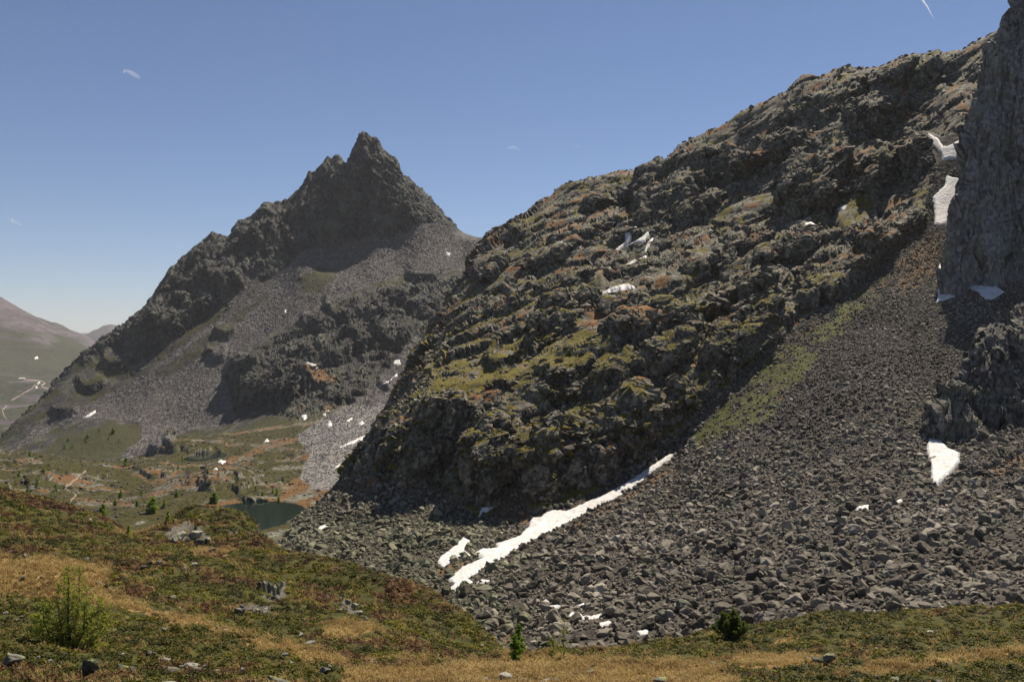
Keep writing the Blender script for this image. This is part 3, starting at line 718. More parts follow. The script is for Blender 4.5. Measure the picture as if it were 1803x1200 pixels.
near_o = sheet_object('ground', FS, near_material(), {'mask': mask})
print('near hill done', time.time() - T0)

# ------------------------------------------------------------------ far slopes beyond the pass
mat_far = ground_material('far_slope', 26.0, rock=((0.06, 0.048, 0.052), (0.09, 0.073, 0.078), (0.13, 0.108, 0.112)), scree=((0.065, 0.052, 0.056), (0.092, 0.075, 0.08), (0.13, 0.11, 0.114)),
                          green=((0.024, 0.026, 0.014), (0.040, 0.041, 0.022), (0.058, 0.057, 0.032)), dry=((0.06, 0.045, 0.03), (0.09, 0.07, 0.05), (0.12, 0.095, 0.07)), bump=0.5)
def far_sheet(name, ctrl, px0, px1, nc, Y0, Y1, nr, green, amp, sc):
    sh = Sheet(ctrl, px0, px1, nc, Y0, Y1, nr, None, c=0.15, nf=300)
    n = fbm(sh.V.reshape(-1, 3) / sc, 5).reshape(nc, nr)
    sh.displace(n * amp)
    px, py = sh.screen()
    m = fbm(sh.V.reshape(-1, 3) / np.array([sc * 1.6, sc * 0.9, sc * 0.35], np.float32) + 8, 4).reshape(nc, nr)
    g = green(px, py, m)
    mask = np.stack([g, 0.5 * sstep(0.1, 0.4, m), 1 - g, 0 * g + 1], -1).reshape(-1, 4)
    sheet_object(name, sh, mat_far, {'mask': mask})
    return sh
c1 = [(-240, 400, 3900), (-120, 452, 3800), (0, 524, 3700), (18, 535, 3690), (40, 549, 3680), (58, 560, 3670), (90, 578, 3650), (120, 596, 3600), (150, 612, 3560), (175, 632, 3520), (230, 680, 3450), (330, 740, 3300)]
FAR1 = far_sheet('hill', c1 + behind(c1, 1.1, 0.5) + [(-240, 650, 2600), (0, 662, 2650), (60, 668, 2700), (110, 665, 2750), (160, 668, 2800), (330, 760, 2700), (0, 600, 3150), (80, 620, 3150), (130, 640, 3150), (-240, 520, 3200)], -230, 320, 200, 2550, 4300, 150, lambda x, y, m: sstep(-0.3, 0.35, (y - 560 - 0.25 * x) / 90 + 1.0 * m), 8, 260)
c2 = [(-100, 540, 5400), (57, 559, 5400), (75, 561, 5400), (85, 565, 5350), (108, 572, 5300), (125, 582, 5250), (150, 592, 5200), (175, 606, 5100), (230, 650, 5000), (300, 700, 5000)]
far_sheet('hill', c2 + behind(c2, 1.1, 0.5) + [(-100, 700, 4300), (100, 700, 4300), (200, 700, 4300), (300, 740, 4300)], -90, 290, 130, 4250, 5900, 90, lambda x, y, m: sstep(-0.5, 0.3, m) * 0.7, 8, 300)
c3 = [(60, 625, 8200), (120, 606, 8200), (152, 591, 8200), (170, 581, 8150), (185, 573, 8100), (198, 571, 8100), (205, 574, 8100), (212, 580, 8100), (230, 592, 8100), (300, 640, 8000)]
far_sheet('hill', c3 + behind(c3, 1.1, 0.5) + [(60, 680, 7000), (200, 680, 7000), (300, 690, 7000)], 65, 295, 100, 6900, 9000, 70, lambda x, y, m: sstep(-0.5, 0.3, m) * 0.5, 16, 420)
c4 = [(60, 590, 15500), (140, 590, 15500), (150, 587, 15500), (157, 589, 15500), (180, 588, 15500), (205, 577, 15500), (216, 574, 15500), (240, 580, 15500), (320, 590, 15500)]
far_sheet('hill', c4 + behind(c4, 1.1, 0.4) + [(60, 640, 13500), (320, 640, 13500)], 60, 320, 80, 13400, 17000, 50, lambda x, y, m: 0.3 + 0 * x, 20, 700)
c5 = [(-240, 690, 2100), (-240, 660, 2650), (0, 700, 2250), (0, 660, 2650), (60, 672, 2450), (60, 662, 2700), (110, 690, 2200), (110, 662, 2700), (30, 668, 2560), (-240, 900, 1200), (0, 800, 1450), (0, 760, 1650), (40, 780, 1500), (150, 760, 1600), (320, 800, 1600), (320, 700, 2650), (20, 730, 1850), (60, 715, 2000), (0, 900, 1000), (320, 900, 1000), (-240, 1000, 900)]
FAR5 = far_sheet('terrain', c5, -230, 310, 220, 1000, 2750, 220, lambda x, y, m: sstep(-0.45, 0.1, m), 9, 110)
# the great ground sheet under everything, out to the horizon
gs = np.array([[-20000, -3000, -420], [20000, -3000, -420], [20000, 19000, -420], [-20000, 19000, -420]], np.float32)
base_o = bpy.data.objects.new('lowland', mesh_np('lowland', gs, np.array([[0, 1, 2, 3]]), {'mask': np.tile(np.array([0.6, 0, 0.4, 1]), (4, 1))})); base_o.data.materials.append(mat_far); base_o['kind'] = 'structure'; link(base_o)
print('far done', time.time() - T0)

# ------------------------------------------------------------------ water
def water_material(name, col, rough):
    k = NB(name)
    k.b.inputs['Base Color'].default_value = (*col, 1)
    k.b.inputs['Roughness'].default_value = rough
    k.b.inputs['Specular IOR Level'].default_value = 0.5
    k.bump(k.noise(0.7, 3), 0.06, 0.2)
    return k.m
mat_lake = water_material('lake_water', (0.010, 0.020, 0.012), 0.06)
def lake(i, label):
    cx, cy, rx, ry, wz = LAKES[i]
    n = 96; V = [(cx, cy, wz)]
    for k in range(n):
        a = 2 * math.pi * k / n
        V.append((cx + rx * 1.04 * math.cos(a), cy + ry * 1.04 * math.sin(a), wz))
    me = bpy.data.meshes.new('lake'); me.from_pydata(V, [], [(0, 1 + k, 1 + (k + 1) % n) for k in range(n)]); me.materials.append(mat_lake)
    o = bpy.data.objects.new('lake', me); o['kind'] = 'structure'; o['label'] = label; link(o)
lake(0, 'dark green mountain lake behind the grassy hump')
lake(1, 'small dark tarn farther down the valley')

# ------------------------------------------------------------------ thin covers that lie on the ground: snow, path, stream
def cover(name, sh, poly, mat, thick, up=3, smooth=4, wob=2.0, lift=0.0, seed=0, yr=(0.78, 1.3), edge=None):
    """a sheet following the ground inside an outline, thickest in the middle and tucked into the ground at its rim"""
    P = np.array(poly, float)
    px, py = SCR[id(sh)]
    m = 8
    inb = (px > P[:, 0].min() - m) & (px < P[:, 0].max() + m) & (py > P[:, 1].min() - m) & (py < P[:, 1].max() + m)
    ids = np.argwhere(inb)
    if len(ids) == 0:
        return None
    dd = poly_sd(poly, px[inb], py[inb]); Yv = sh.V[..., 1][inb]
    c = Yv[dd < 2]
    if len(c) == 0:
        c = Yv[np.argsort(dd)[:4]]
    y0 = np.percentile(c, 12)
    ok = (Yv > y0 * yr[0]) & (Yv < y0 * yr[1]); ids = ids[ok]
    i0, j0 = np.maximum(ids.min(0) - 3, 0); i1, j1 = np.minimum(ids.max(0) + 4, (sh.nc, sh.nr))
    V = sh.V[i0:i1, j0:j1].astype(float)
    for _ in range(smooth):
        W = V.copy()
        W[1:-1, 1:-1] = (V[1:-1, 1:-1] * 2 + V[:-2, 1:-1] + V[2:, 1:-1] + V[1:-1, :-2] + V[1:-1, 2:]) / 6
        V = W
    a, b = V.shape[:2]
    if a * b > 22000:
        up = 2
    fi = np.linspace(0, a - 1, (a - 1) * up + 1); fj = np.linspace(0, b - 1, (b - 1) * up + 1)
    ii = np.minimum(fi.astype(int), a - 2); jj = np.minimum(fj.astype(int), b - 2)
    u = (fi - ii)[:, None, None]; v = (fj - jj)[None, :, None]
    G = (V[ii][:, jj] * (1 - u) + V[ii + 1][:, jj] * u) * (1 - v) + (V[ii][:, jj + 1] * (1 - u) + V[ii + 1][:, jj + 1] * u) * v
    x, y = proj(G); x = x.reshape(G.shape[:2]); y = y.reshape(G.shape[:2])
    nz = P3(x, y, x * 0 + seed, 7.0)
    sd = poly_sd(poly, x, y) + (fbm(nz, 3) * wob).reshape(x.shape)
    pxm = G[..., 1] / F                                     # metres per photo pixel
    n = np.cross(np.gradient(G, axis=0), np.gradient(G, axis=1)); n /= np.linalg.norm(n, axis=2)[..., None] + 1e-9
    n = np.where(n[..., 2:3] < 0, -n, n) * 0.5 + np.array([0, 0, 0.5])
    prof = np.clip(-sd / (edge or 3.0), -0.7, 1)
    prof = np.where(prof > 0, np.sqrt(np.maximum(prof, 0)), prof)
    lumps = fbm(G.reshape(-1, 3) / 1.4 + seed, 2).reshape(x.shape) * 0.12 * thick
    G = G + n * (prof * thick + lift + lumps * (prof > 0.2))[..., None]
    q = grid_quads(*G.shape[:2])
    yg = G[..., 1]
    keep = ((sd < 1.6) & (yg > y0 * yr[0]) & (yg < y0 * yr[1])).reshape(-1)
    q = q[keep[q].all(1)]
    if len(q) == 0:
        return None
    lab_ = np.arange(x.size)                                # keep the largest connected piece
    for _ in range(400):
        mn = lab_[q].min(1); old = lab_.copy()
        for c_ in range(4): np.minimum.at(lab_, q[:, c_], mn)
        lab_ = lab_[lab_]
        if (lab_ == old).all(): break
    ql = lab_[q[:, 0]]; u_, ct = np.unique(ql, return_counts=True); q = q[ql == u_[np.argmax(ct)]]
    used = np.unique(q); rm = np.full(x.size, -1); rm[used] = np.arange(len(used))
    me = mesh_np(name, G.reshape(-1, 3)[used], rm[q], None, True); me.materials.append(mat)
    return link(bpy.data.objects.new(name, me))
SCR = {id(s_): s_.screen() for s_ in (VS, HS, FS, FAR1, FAR5)}

k = NB('snow_surface')
nn = k.noise(0.35, 4, 0.6); n4 = k.noise(1.6, 3)
k.color(k.ramp(k.mix(0.4, nn, n4), [(0.28, (0.26, 0.225, 0.185)), (0.38, (0.47, 0.45, 0.415)), (0.5, (0.60, 0.59, 0.575)), (0.7, (0.68, 0.675, 0.67))]))
k.b.inputs['Roughness'].default_value = 0.7
k.bump(k.mix(0.5, k.noise(1.1, 3), k.voro(1.3, 'SMOOTH_F1', 'Distance')), 0.5, 0.4)
mat_snow = k.m
G1 = 'snow patches on the rocky hillside'; G2 = 'snow patches in the scree'; G3 = 'snow patches in the upper valley'; G4 = 'snow below the cliffs'; G5 = 'distant snow patches'
SNOW = [
 (HS, 0.7, G2, 'long white snow streak running up along the foot of the crag', [(1194, 797), (1163, 820), (1144, 834), (1116, 857), (1072, 883), (1037, 899), (1002, 917), (953, 943), (925, 957), (906, 967), (883, 983), (857, 992), (838, 1010), (822, 1018), (832, 1024), (815, 1039), (785, 1040), (801, 1028), (787, 1020), (815, 997), (848, 983), (836, 971), (850, 966), (876, 964), (873, 957), (915, 943), (932, 925), (937, 909), (950, 911), (964, 900), (978, 897), (997, 899), (1016, 891), (1072, 866), (1111, 844), (1153, 816), (1177, 800)]),
 (HS, 0.6, G2, 'jagged snow patch beside the lower end of the long streak', [(770, 993), (774, 980), (791, 969), (817, 944), (828, 952), (817, 967), (829, 978), (800, 983), (780, 999)]),
 (HS, 0.4, G2, 'small snow scrap just right of the streak tail', [(838, 1026), (848, 1019), (862, 1021), (858, 1026)]),
 (HS, 0.4, G4, 'small bluish snow wedge in shade under the crag foot', [(843, 910), (848, 894), (870, 891), (852, 904)]),
 (HS, 0.5, G2, 'hook shaped snow patch among boulders above the thin larch', [(949, 1063), (966, 1051), (967, 1066), (982, 1065), (992, 1067), (970, 1075)]),
 (HS, 0.5, G2, 'long curved snow patch among boulders above the near bank', [(1000, 1085), (1007, 1077), (1020, 1077), (1027, 1084), (1041, 1084), (1060, 1079), (1057, 1087), (1029, 1091)]),
 (HS, 0.4, G2, 'tiny snow scrap between the hooked and the curved patch', [(1015, 1066), (1028, 1061), (1030, 1068)]),
 (HS, 0.4, G2, 'slim snow patch just below the curved one', [(1054, 1097), (1080, 1091), (1071, 1100), (1056, 1103)]),
 (HS, 0.5, G2, 'blocky snow patch lowest of those above the near bank', [(1121, 1112), (1142, 1108), (1140, 1117), (1126, 1120)]),
 (HS, 0.4, G2, 'small flat snow patch alone in the middle of the scree', [(1502, 892), (1530, 888), (1529, 896), (1505, 897)]),
 (HS, 0.4, G2, 'tiny slanting snow scrap in the scree under the outcrop', [(1574, 884), (1590, 875), (1589, 882), (1579, 886)]),
 (HS, 0.8, G4, 'snow tongue at the foot of the mossy outcrop, half in shade', [(1636, 772), (1631, 790), (1638, 820), (1640, 853), (1652, 854), (1664, 843), (1676, 832), (1690, 815), (1690, 798), (1670, 790), (1655, 774)]),
 (HS, 0.8, G4, 'shaded blue snow band along the foot of the tall wall', [(1645, 503), (1652, 518), (1649, 532), (1669, 527), (1686, 520), (1705, 508), (1720, 514), (1735, 527), (1747, 529), (1768, 515), (1750, 500), (1723, 488), (1699, 497), (1672, 505), (1657, 510)]),
 (HS, 0.8, G4, 'upper snow field in the gully beside the tall wall', [(1631, 232), (1639, 253), (1657, 272), (1659, 283), (1684, 281), (1700, 240), (1675, 255), (1661, 259), (1651, 243)]),
 (HS, 0.8, G4, 'lower snow field in the gully beside the tall wall', [(1666, 309), (1664, 326), (1642, 347), (1645, 377), (1645, 398), (1666, 397), (1680, 377), (1700, 335), (1698, 318), (1678, 312)]),
 (HS, 0.4, G4, 'thin snow sliver against the edge of the tall wall', [(1649, 482), (1655, 465), (1662, 468), (1656, 484)]),
 (HS, 0.6, G1, 'forked snow patch, uppermost of the cluster on the hillside', [(1120, 399), (1100, 413), (1103, 425), (1082, 440), (1094, 438), (1106, 428), (1115, 416), (1123, 409)]),
 (HS, 0.6, G1, 'broad wing shaped snow patch in the hillside cluster', [(1096, 437), (1123, 423), (1142, 408), (1143, 416), (1136, 427), (1115, 430), (1106, 434)]),
 (HS, 0.5, G1, 'narrow snow strip right of the wing shaped patch', [(1131, 444), (1142, 425), (1152, 415), (1148, 427), (1137, 442)]),
 (HS, 0.4, G1, 'small notched snow patch left of the hillside cluster', [(983, 428), (992, 423), (993, 428), (1002, 426), (996, 433), (984, 435)]),
 (HS, 0.4, G1, 'small pale snow fleck between notched patch and cluster', [(1015, 437), (1019, 431), (1031, 428), (1022, 436)]),
 (HS, 0.4, G1, 'thin snow sliver below the hillside cluster', [(1053, 480), (1068, 470), (1076, 470), (1062, 478)]),
 (HS, 0.6, G1, 'long low snow patch lowest of those on the hillside', [(1058, 517), (1078, 507), (1092, 502), (1106, 501), (1116, 504), (1115, 509), (1092, 510), (1075, 512), (1072, 517)]),
 (HS, 0.4, G1, 'thin snow dash under the narrow strip', [(1104, 464), (1118, 457), (1121, 459), (1110, 464)]),
 (HS, 0.4, G1, 'short snow dash just under the narrow strip', [(1125, 457), (1137, 449), (1137, 453), (1130, 457)]),
 (HS, 0.4, G1, 'tiny snow dash above the hillside cluster', [(1075, 393), (1084, 386), (1085, 389), (1079, 394)]),
 (HS, 0.5, G1, 'small snow patch at the foot of the dark buttress', [(1416, 393), (1428, 390), (1440, 398), (1434, 404), (1419, 403)]),
 (HS, 0.4, G1, 'small snow patch on the right shoulder of the dark buttress', [(1472, 369), (1482, 361), (1491, 360), (1485, 369)]),
 (HS, 0.4, G1, 'tiny snow fleck left of the dark buttress', [(1377, 344), (1382, 334), (1385, 344)]),
 (HS, 0.4, G1, 'little snow wedge on the corner of the crag', [(663, 838), (670, 828), (675, 828), (671, 836)]),
 (HS, 0.4, G2, 'slanting snow sliver in boulders near the lake', [(552, 937), (562, 928), (575, 921), (583, 922), (572, 931), (560, 937)]),
 (VS, 1.0, G3, 'longest snow band in the valley scree behind the crag', [(599, 787), (615, 778), (643, 766), (666, 758), (677, 756), (671, 762), (650, 770), (619, 780)]),
 (VS, 0.9, G3, 'thin snow band just under the longest valley band', [(625, 786), (643, 778), (664, 768), (657, 776), (638, 783)]),
 (VS, 0.8, G3, 'slim snow patch left of the crag corner', [(585, 825), (601, 815), (621, 809), (610, 817), (596, 824)]),
 (VS, 0.7, G3, 'ragged snow patch lowest of those left of the crag', [(593, 848), (603, 840), (615, 836), (608, 844)]),
 (VS, 1.0, G3, 'square snow patch at the top of the valley scree', [(692, 641), (694, 635), (704, 632), (704, 640)]),
 (VS, 0.8, G3, 'thin snow line under the square patch', [(681, 673), (694, 662), (701, 653), (698, 663), (688, 671)]),
 (VS, 0.8, G3, 'thin snow line left of and below the square patch', [(667, 680), (680, 671), (682, 674), (671, 680)]),
 (VS, 0.8, G3, 'hooked snow fleck at the upper edge of the meadows', [(526, 728), (532, 731), (541, 728), (540, 734), (535, 738), (532, 735)]),
 (VS, 0.8, G3, 'snow fleck right of the hooked fleck', [(567, 731), (570, 724), (579, 722), (574, 730)]),
 (VS, 0.8, G3, 'snow fleck above the longest valley band', [(606, 743), (619, 735), (622, 737), (612, 743)]),
 (VS, 0.8, G3, 'crumbled snow fleck nearest above the longest valley band', [(631, 746), (638, 740), (643, 745), (636, 749)]),
 (VS, 0.8, G3, 'snow strip in a groove among the dark knobs', [(539, 636), (549, 640), (560, 643), (561, 648), (548, 646), (540, 640)]),
 (VS, 0.8, G3, 'snow fleck at the lower end of the knob groove', [(570, 654), (579, 655), (579, 660), (573, 659)]),
 (VS, 0.8, G3, 'snow wedge under the dark valley buttress', [(577, 749), (580, 740), (583, 741), (586, 750), (580, 752)]),
 (VS, 1.0, G3, 'slender snow strip against the flank of the hillside', [(742, 674), (752, 659), (760, 651), (757, 661), (748, 673)]),
 (VS, 1.6, G5, 'thin snow strip at the lower left of the great scree', [(146, 735), (158, 728), (168, 722), (168, 727), (156, 734)]),
 (VS, 1.6, G5, 'snow fleck high on the right shoulder of the peak', [(811, 427), (822, 429), (831, 434), (818, 435)]),
 (VS, 1.4, G5, 'tiny snow fleck under the one on the shoulder', [(786, 443), (793, 446), (791, 450), (787, 448)]),
 (VS, 1.2, G5, 'tiny snow fleck at the foot of the great scree', [(500, 546), (504, 546), (503, 551), (500, 551)]),
 (VS, 0.5, G5, 'snow scrap on the shore of the farther tarn', [(381, 814), (388, 809), (397, 811), (392, 815)]),
 (VS, 0.5, G5, 'snow scrap on the meadow below the farther tarn', [(375, 827), (381, 822), (384, 827)]),
 (VS, 0.5, G5, 'snow scrap by the orange meadow above the farther tarn', [(465, 778), (470, 772), (474, 776)]),
 (FAR1, 3.0, G5, 'tiny snow fleck on the hazy far slope', [(60, 629), (66, 627), (67, 631), (61, 632)]),
 (FAR5, 2.0, G5, 'tiny white patch beside the bend of the far road', [(65, 673), (71, 671), (71, 675), (66, 675)]),
 (FAR5, 2.0, G5, 'tiny white patch below the bend of the far road', [(61, 681), (65, 679), (66, 683), (62, 683)]),
]
for n_, (sh, th, grp, lab, poly) in enumerate(SNOW):
    o = cover('snow_patch', sh, poly, mat_snow, th * ((1.7 if len(poly) > 6 else 0.8) if grp == G1 else (0.7 if grp == G4 else (0.5 if sh is HS else 1.0))), up=3, smooth=14 if grp in (G1, G4) else 5, wob=2.2 if len(poly) > 7 else 1.2, seed=n_ * 3.1, edge=4.0 if len(poly) > 7 else 2.5, yr=(0.78, 1.9) if n_ == 0 else (0.78, 1.3))
    if o:
        o['label'] = lab; o['category'] = 'snow patch'; o['group'] = grp
    else:
        print('no snow', lab)
print('snow done', time.time() - T0)

def ribbon(pts, w):
    P = np.array(pts, float); L, R = [], []
    for k in range(len(P)):
        d = P[min(k + 1, len(P) - 1)] - P[max(k - 1, 0)]; d /= np.linalg.norm(d) + 1e-9
        nrm = np.array([-d[1], d[0]]) * (w[k] if isinstance(w, (list, tuple)) else w) * 0.5
        L.append(tuple(P[k] + nrm)); R.append(tuple(P[k] - nrm))
    return L + R[::-1]
k = NB('path_dirt'); k.color(k.ramp(k.noise(2.0, 4), [(0.3, (0.15, 0.115, 0.08)), (0.7, (0.30, 0.24, 0.18))])); k.bump(k.noise(6, 3), 0.5, 0.1); mat_path = k.m
def strip(name, sh, pts, w, mat, th, label=None, yr=(0.8, 1.28), wob=0.8):
    o = cover(name, sh, ribbon(pts, w), mat, th, up=4, smooth=2, wob=wob, edge=0.8, yr=yr)
    if o:
        o['kind'] = 'structure'
        if label:
            o['label'] = label
strip('path', VS, [(151, 828), (147, 832), (139, 837), (136, 842), (128, 846), (124, 852), (117, 855), (115, 861)], [2.6, 2.2, 2.6, 2.2, 2.8, 2.6, 3.6, 3.2], mat_path, 0.2, wob=1.6)
strip('path', VS, [(126, 865), (131, 869), (134, 872), (129, 876), (125, 880), (123, 888)], [2.2, 2.2, 2.4, 2.0, 2.2, 2.4], mat_path, 0.2, wob=1.4)
strip('path', FS, [(135, 893), (145, 901), (155, 909), (163, 917)], 3.0, mat_path, 0.08)
k = NB('road_gravel'); k.color(k.ramp(k.noise(0.05, 3), [(0.3, (0.22, 0.175, 0.135)), (0.7, (0.29, 0.235, 0.185))])); mat_road = k.m
strip('road', FAR5, [(44, 668), (60, 669), (74, 671), (79, 674), (73, 678), (75, 682), (84, 685), (97, 688)], [1.6, 1.8, 2.4, 3.2, 3.4, 2.8, 2.4, 2.2], mat_road, 1.2, wob=0.2, yr=(0.7, 1.5))
strip('road', FAR5, [(12, 714), (4, 722), (7, 732), (12, 738)], 1.8, mat_road, 1.0, wob=0.2, yr=(0.7, 1.5))
strip('road', FAR5, [(62, 676), (56, 684), (44, 690), (28, 700), (20, 704)], 1.2, mat_road, 1.0, wob=0.2, yr=(0.7, 1.5))
mat_stream = water_material('stream_water', (0.03, 0.04, 0.05), 0.15)
o = cover('stream', HS, [(484, 960), (500, 968), (512, 978), (522, 992), (512, 996), (498, 982), (486, 970)], mat_stream, 0.25, smooth=8, wob=3)
if o: o['kind'] = 'structure'

# ------------------------------------------------------------------ stones
def hull_rock(seed, n=15, flat=0.75):
    r = random.Random(seed)
    bm = bmesh.new()
    for _ in range(n):
        v = Vector((r.gauss(0, 1), r.gauss(0, 1), r.gauss(0, 1))); v.normalize(); v *= r.uniform(0.42, 0.56)
        bm.verts.new((v.x * r.uniform(0.9, 1.1) * 1.15, v.y * 0.9, v.z * flat))
    g = bmesh.ops.convex_hull(bm, input=bm.verts)
    bmesh.ops.delete(bm, geom=list({e for e in g['geom_interior'] + g['geom_unused'] if isinstance(e, bmesh.types.BMVert)}), context='VERTS')
    me = bpy.data.meshes.new('boulder'); bm.to_mesh(me); bm.free()
    return me

def stone_material(name, stops, scale, lichen=(0.20, 0.21, 0.05), lam=0.45, bump=0.5):
    k = NB(name)
    inf = k.n('ShaderNodeObjectInfo')
    co = k.n('ShaderNodeVectorMath'); co.operation = 'ADD'; k.l(k.co, co.inputs[0]); 
    mul = k.n('ShaderNodeVectorMath'); mul.operation = 'SCALE'; k.l(inf.outputs['Location'], mul.inputs[0]); mul.inputs['Scale'].default_value = 1.37; k.l(mul.outputs[0], co.inputs[1])
    c_ = co.outputs[0]
    n1 = k.noise(1.2 * scale, 5, 0.65, c_); n2 = k.noise(5.0 * scale, 4, 0.65, c_)
    band = k.ramp(k.noise(0.05, 4, 0.6, inf.outputs['Location'], 0.6), [(0.34, (0, 0, 0)), (0.66, (1, 1, 1))])
    base = k.ramp(k.mix(0.25, k.mix(0.5, k.mix(0.4, n1, n2), inf.outputs['Random']), band), stops)
    li = k.ramp(k.mix(0.35, n1, n2), [(0.52, (0, 0, 0)), (0.60, (1, 1, 1))])
    sep = k.n('ShaderNodeSeparateXYZ'); geo = k.n('ShaderNodeNewGeometry'); k.l(geo.outputs['Normal'], sep.inputs[0])
    upm = k.ramp(sep.outputs[2], [(0.2, (0.15, 0.15, 0.15)), (0.75, (1, 1, 1))])
    k.color(k.mix(k.math('MULTIPLY', k.math('MULTIPLY', li, upm), lam), base, lichen))
    k.bump(k.mix(0.4, n1, n2), bump, 0.25)
    return k.m
mat_boulder = stone_material('boulder_stone', [(0.2, (0.038, 0.032, 0.025)), (0.38, (0.102, 0.089, 0.071)), (0.58, (0.19, 0.168, 0.136)), (0.82, (0.39, 0.35, 0.285))], 1.0, (0.15, 0.155, 0.085), 0.4)
mat_boulder_g = stone_material('mossy_boulder_stone', [(0.2, (0.05, 0.048, 0.033)), (0.42, (0.115, 0.11, 0.076)), (0.62, (0.18, 0.17, 0.115)), (0.85, (0.30, 0.28, 0.195))], 1.0, (0.19, 0.21, 0.10), 0.6)
mat_farstone = stone_material('far_scree_stone', [(0.15, (0.044, 0.039, 0.037)), (0.5, (0.082, 0.074, 0.070)), (0.85, (0.15, 0.138, 0.13))], 0.5, lam=0.1)
STC = bpy.data.collections.new('stone_sources'); STG = bpy.data.collections.new('mossy_stone_sources'); STF = bpy.data.collections.new('far_stone_sources')
ROCKS, ROCKSG = [], []
for v in range(10):
    me = hull_rock(100 + v, 12 + v % 4 * 2, random.uniform(0.6, 0.9)); me.materials.append(mat_boulder); ROCKS.append(me)
    STC.objects.link(bpy.data.objects.new('boulder_source', me))
    mg = me.copy(); mg.materials.clear(); mg.materials.append(mat_boulder_g); ROCKSG.append(mg); STG.objects.link(bpy.data.objects.new('boulder_source', mg))
    if v < 6:
        mf = me.copy(); mf.materials.clear(); mf.materials.append(mat_farstone); STF.objects.link(bpy.data.objects.new('boulder_source', mf))

def cut_rock(seed):
    """a weathered block: an angular hull with roughened faces"""
    me = hull_rock(seed, 13 + seed % 5, 0.8); bm = bmesh.new(); bm.from_mesh(me)
    bmesh.ops.bevel(bm, geom=list(bm.edges), offset=0.035, segments=1, affect='EDGES')
    bmesh.ops.triangulate(bm, faces=list(bm.faces))
    bmesh.ops.subdivide_edges(bm, edges=[e for e in bm.edges if e.calc_length() > 0.12], cuts=2, use_grid_fill=True)
    for v in bm.verts:
        q = v.co * 3.1 + Vector((seed * 7.7, 0, 0))
        v.co += v.co.normalized() * (0.05 * mnoise.fractal(q, 0.7, 2.1, 4) - 0.035 * max(0, 0.25 - abs(mnoise.noise(q * 0.8))) * 4)
    bmesh.ops.recalc_face_normals(bm, faces=list(bm.faces))
    bm.to_mesh(me); bm.free()
    return me
BIGR, BIGG = [], []
for v in range(10):
    me = cut_rock(100 + v); me.materials.append(mat_boulder); BIGR.append(me); mg = me.copy(); mg.materials.clear(); mg.materials.append(mat_boulder_g); BIGG.append(mg)

def scatter_object(name, pos, rot, scl, coll, label, category):
    """many small pieces that nobody could count: one object, instanced on its points"""
    me = bpy.data.meshes.new(name); n = len(pos)
    me.vertices.add(n); me.vertices.foreach_set('co', np.ascontiguousarray(pos, np.float32).ravel())
    for nm, a in (('rot', rot), ('scl', scl)):
        at = me.attributes.new(nm, 'FLOAT_VECTOR', 'POINT'); at.data.foreach_set('vector', np.ascontiguousarray(a, np.float32).ravel())
    o = bpy.data.objects.new(name, me); o['kind'] = 'stuff'; o['label'] = label; o['category'] = category
    link(o)
    t = bpy.data.node_groups.new(name + '_scatter', 'GeometryNodeTree')
    t.interface.new_socket('Geometry', in_out='INPUT', socket_type='NodeSocketGeometry'); t.interface.new_socket('Geometry', in_out='OUTPUT', socket_type='NodeSocketGeometry')
    gi, go = t.nodes.new('NodeGroupInput'), t.nodes.new('NodeGroupOutput')
    ip = t.nodes.new('GeometryNodeInstanceOnPoints'); ci = t.nodes.new('GeometryNodeCollectionInfo')
    ci.inputs['Collection'].default_value = coll; ci.inputs['Separate Children'].default_value = True; ci.inputs['Reset Children'].default_value = True
    ip.inputs['Pick Instance'].default_value = True
    ar = t.nodes.new('GeometryNodeInputNamedAttribute'); ar.data_type = 'FLOAT_VECTOR'; ar.inputs['Name'].default_value = 'rot'
    asc = t.nodes.new('GeometryNodeInputNamedAttribute'); asc.data_type = 'FLOAT_VECTOR'; asc.inputs['Name'].default_value = 'scl'
    rv = t.nodes.new('FunctionNodeRandomValue'); rv.data_type = 'INT'
    for sck in rv.inputs:
        if sck.name == 'Min' and sck.type == 'INT': sck.default_value = 0
        if sck.name == 'Max' and sck.type == 'INT': sck.default_value = max(0, len(coll.objects) - 1)
    vout = [q for q in rv.outputs if q.type == 'INT'][0]
    L = t.links.new
    L(gi.outputs[0], ip.inputs['Points']); L(ci.outputs[0], ip.inputs['Instance']); L(vout, ip.inputs['Instance Index'])
    L(ar.outputs[0], ip.inputs['Rotation']); L(asc.outputs[0], ip.inputs['Scale']); L(ip.outputs[0], go.inputs[0])
    md = o.modifiers.new('scatter', 'NODES'); md.node_group = t
    return o

def cell_area(sh):
    V = sh.V.astype(float)
    a = V[1:, :-1] - V[:-1, :-1]; b = V[:-1, 1:] - V[:-1, :-1]
    return np.linalg.norm(np.cross(a, b), axis=2)

def sample(sh, weight, n):
    """n random spots on a sheet, cells drawn by weight x area"""
    w = (weight[:-1, :-1] * cell_area(sh)).ravel(); c = np.cumsum(w)
    k = np.searchsorted(c, RNG.random(n) * c[-1]); k = np.minimum(k, len(w) - 1)
    i, j = k // (sh.nr - 1), k % (sh.nr - 1)
    u, v = RNG.random(n)[:, None], RNG.random(n)[:, None]
    V = sh.V
    P = (V[i, j] * (1 - u) + V[i + 1, j] * u) * (1 - v) + (V[i, j + 1] * (1 - u) + V[i + 1, j + 1] * u) * v
    return P.astype(float), i, j

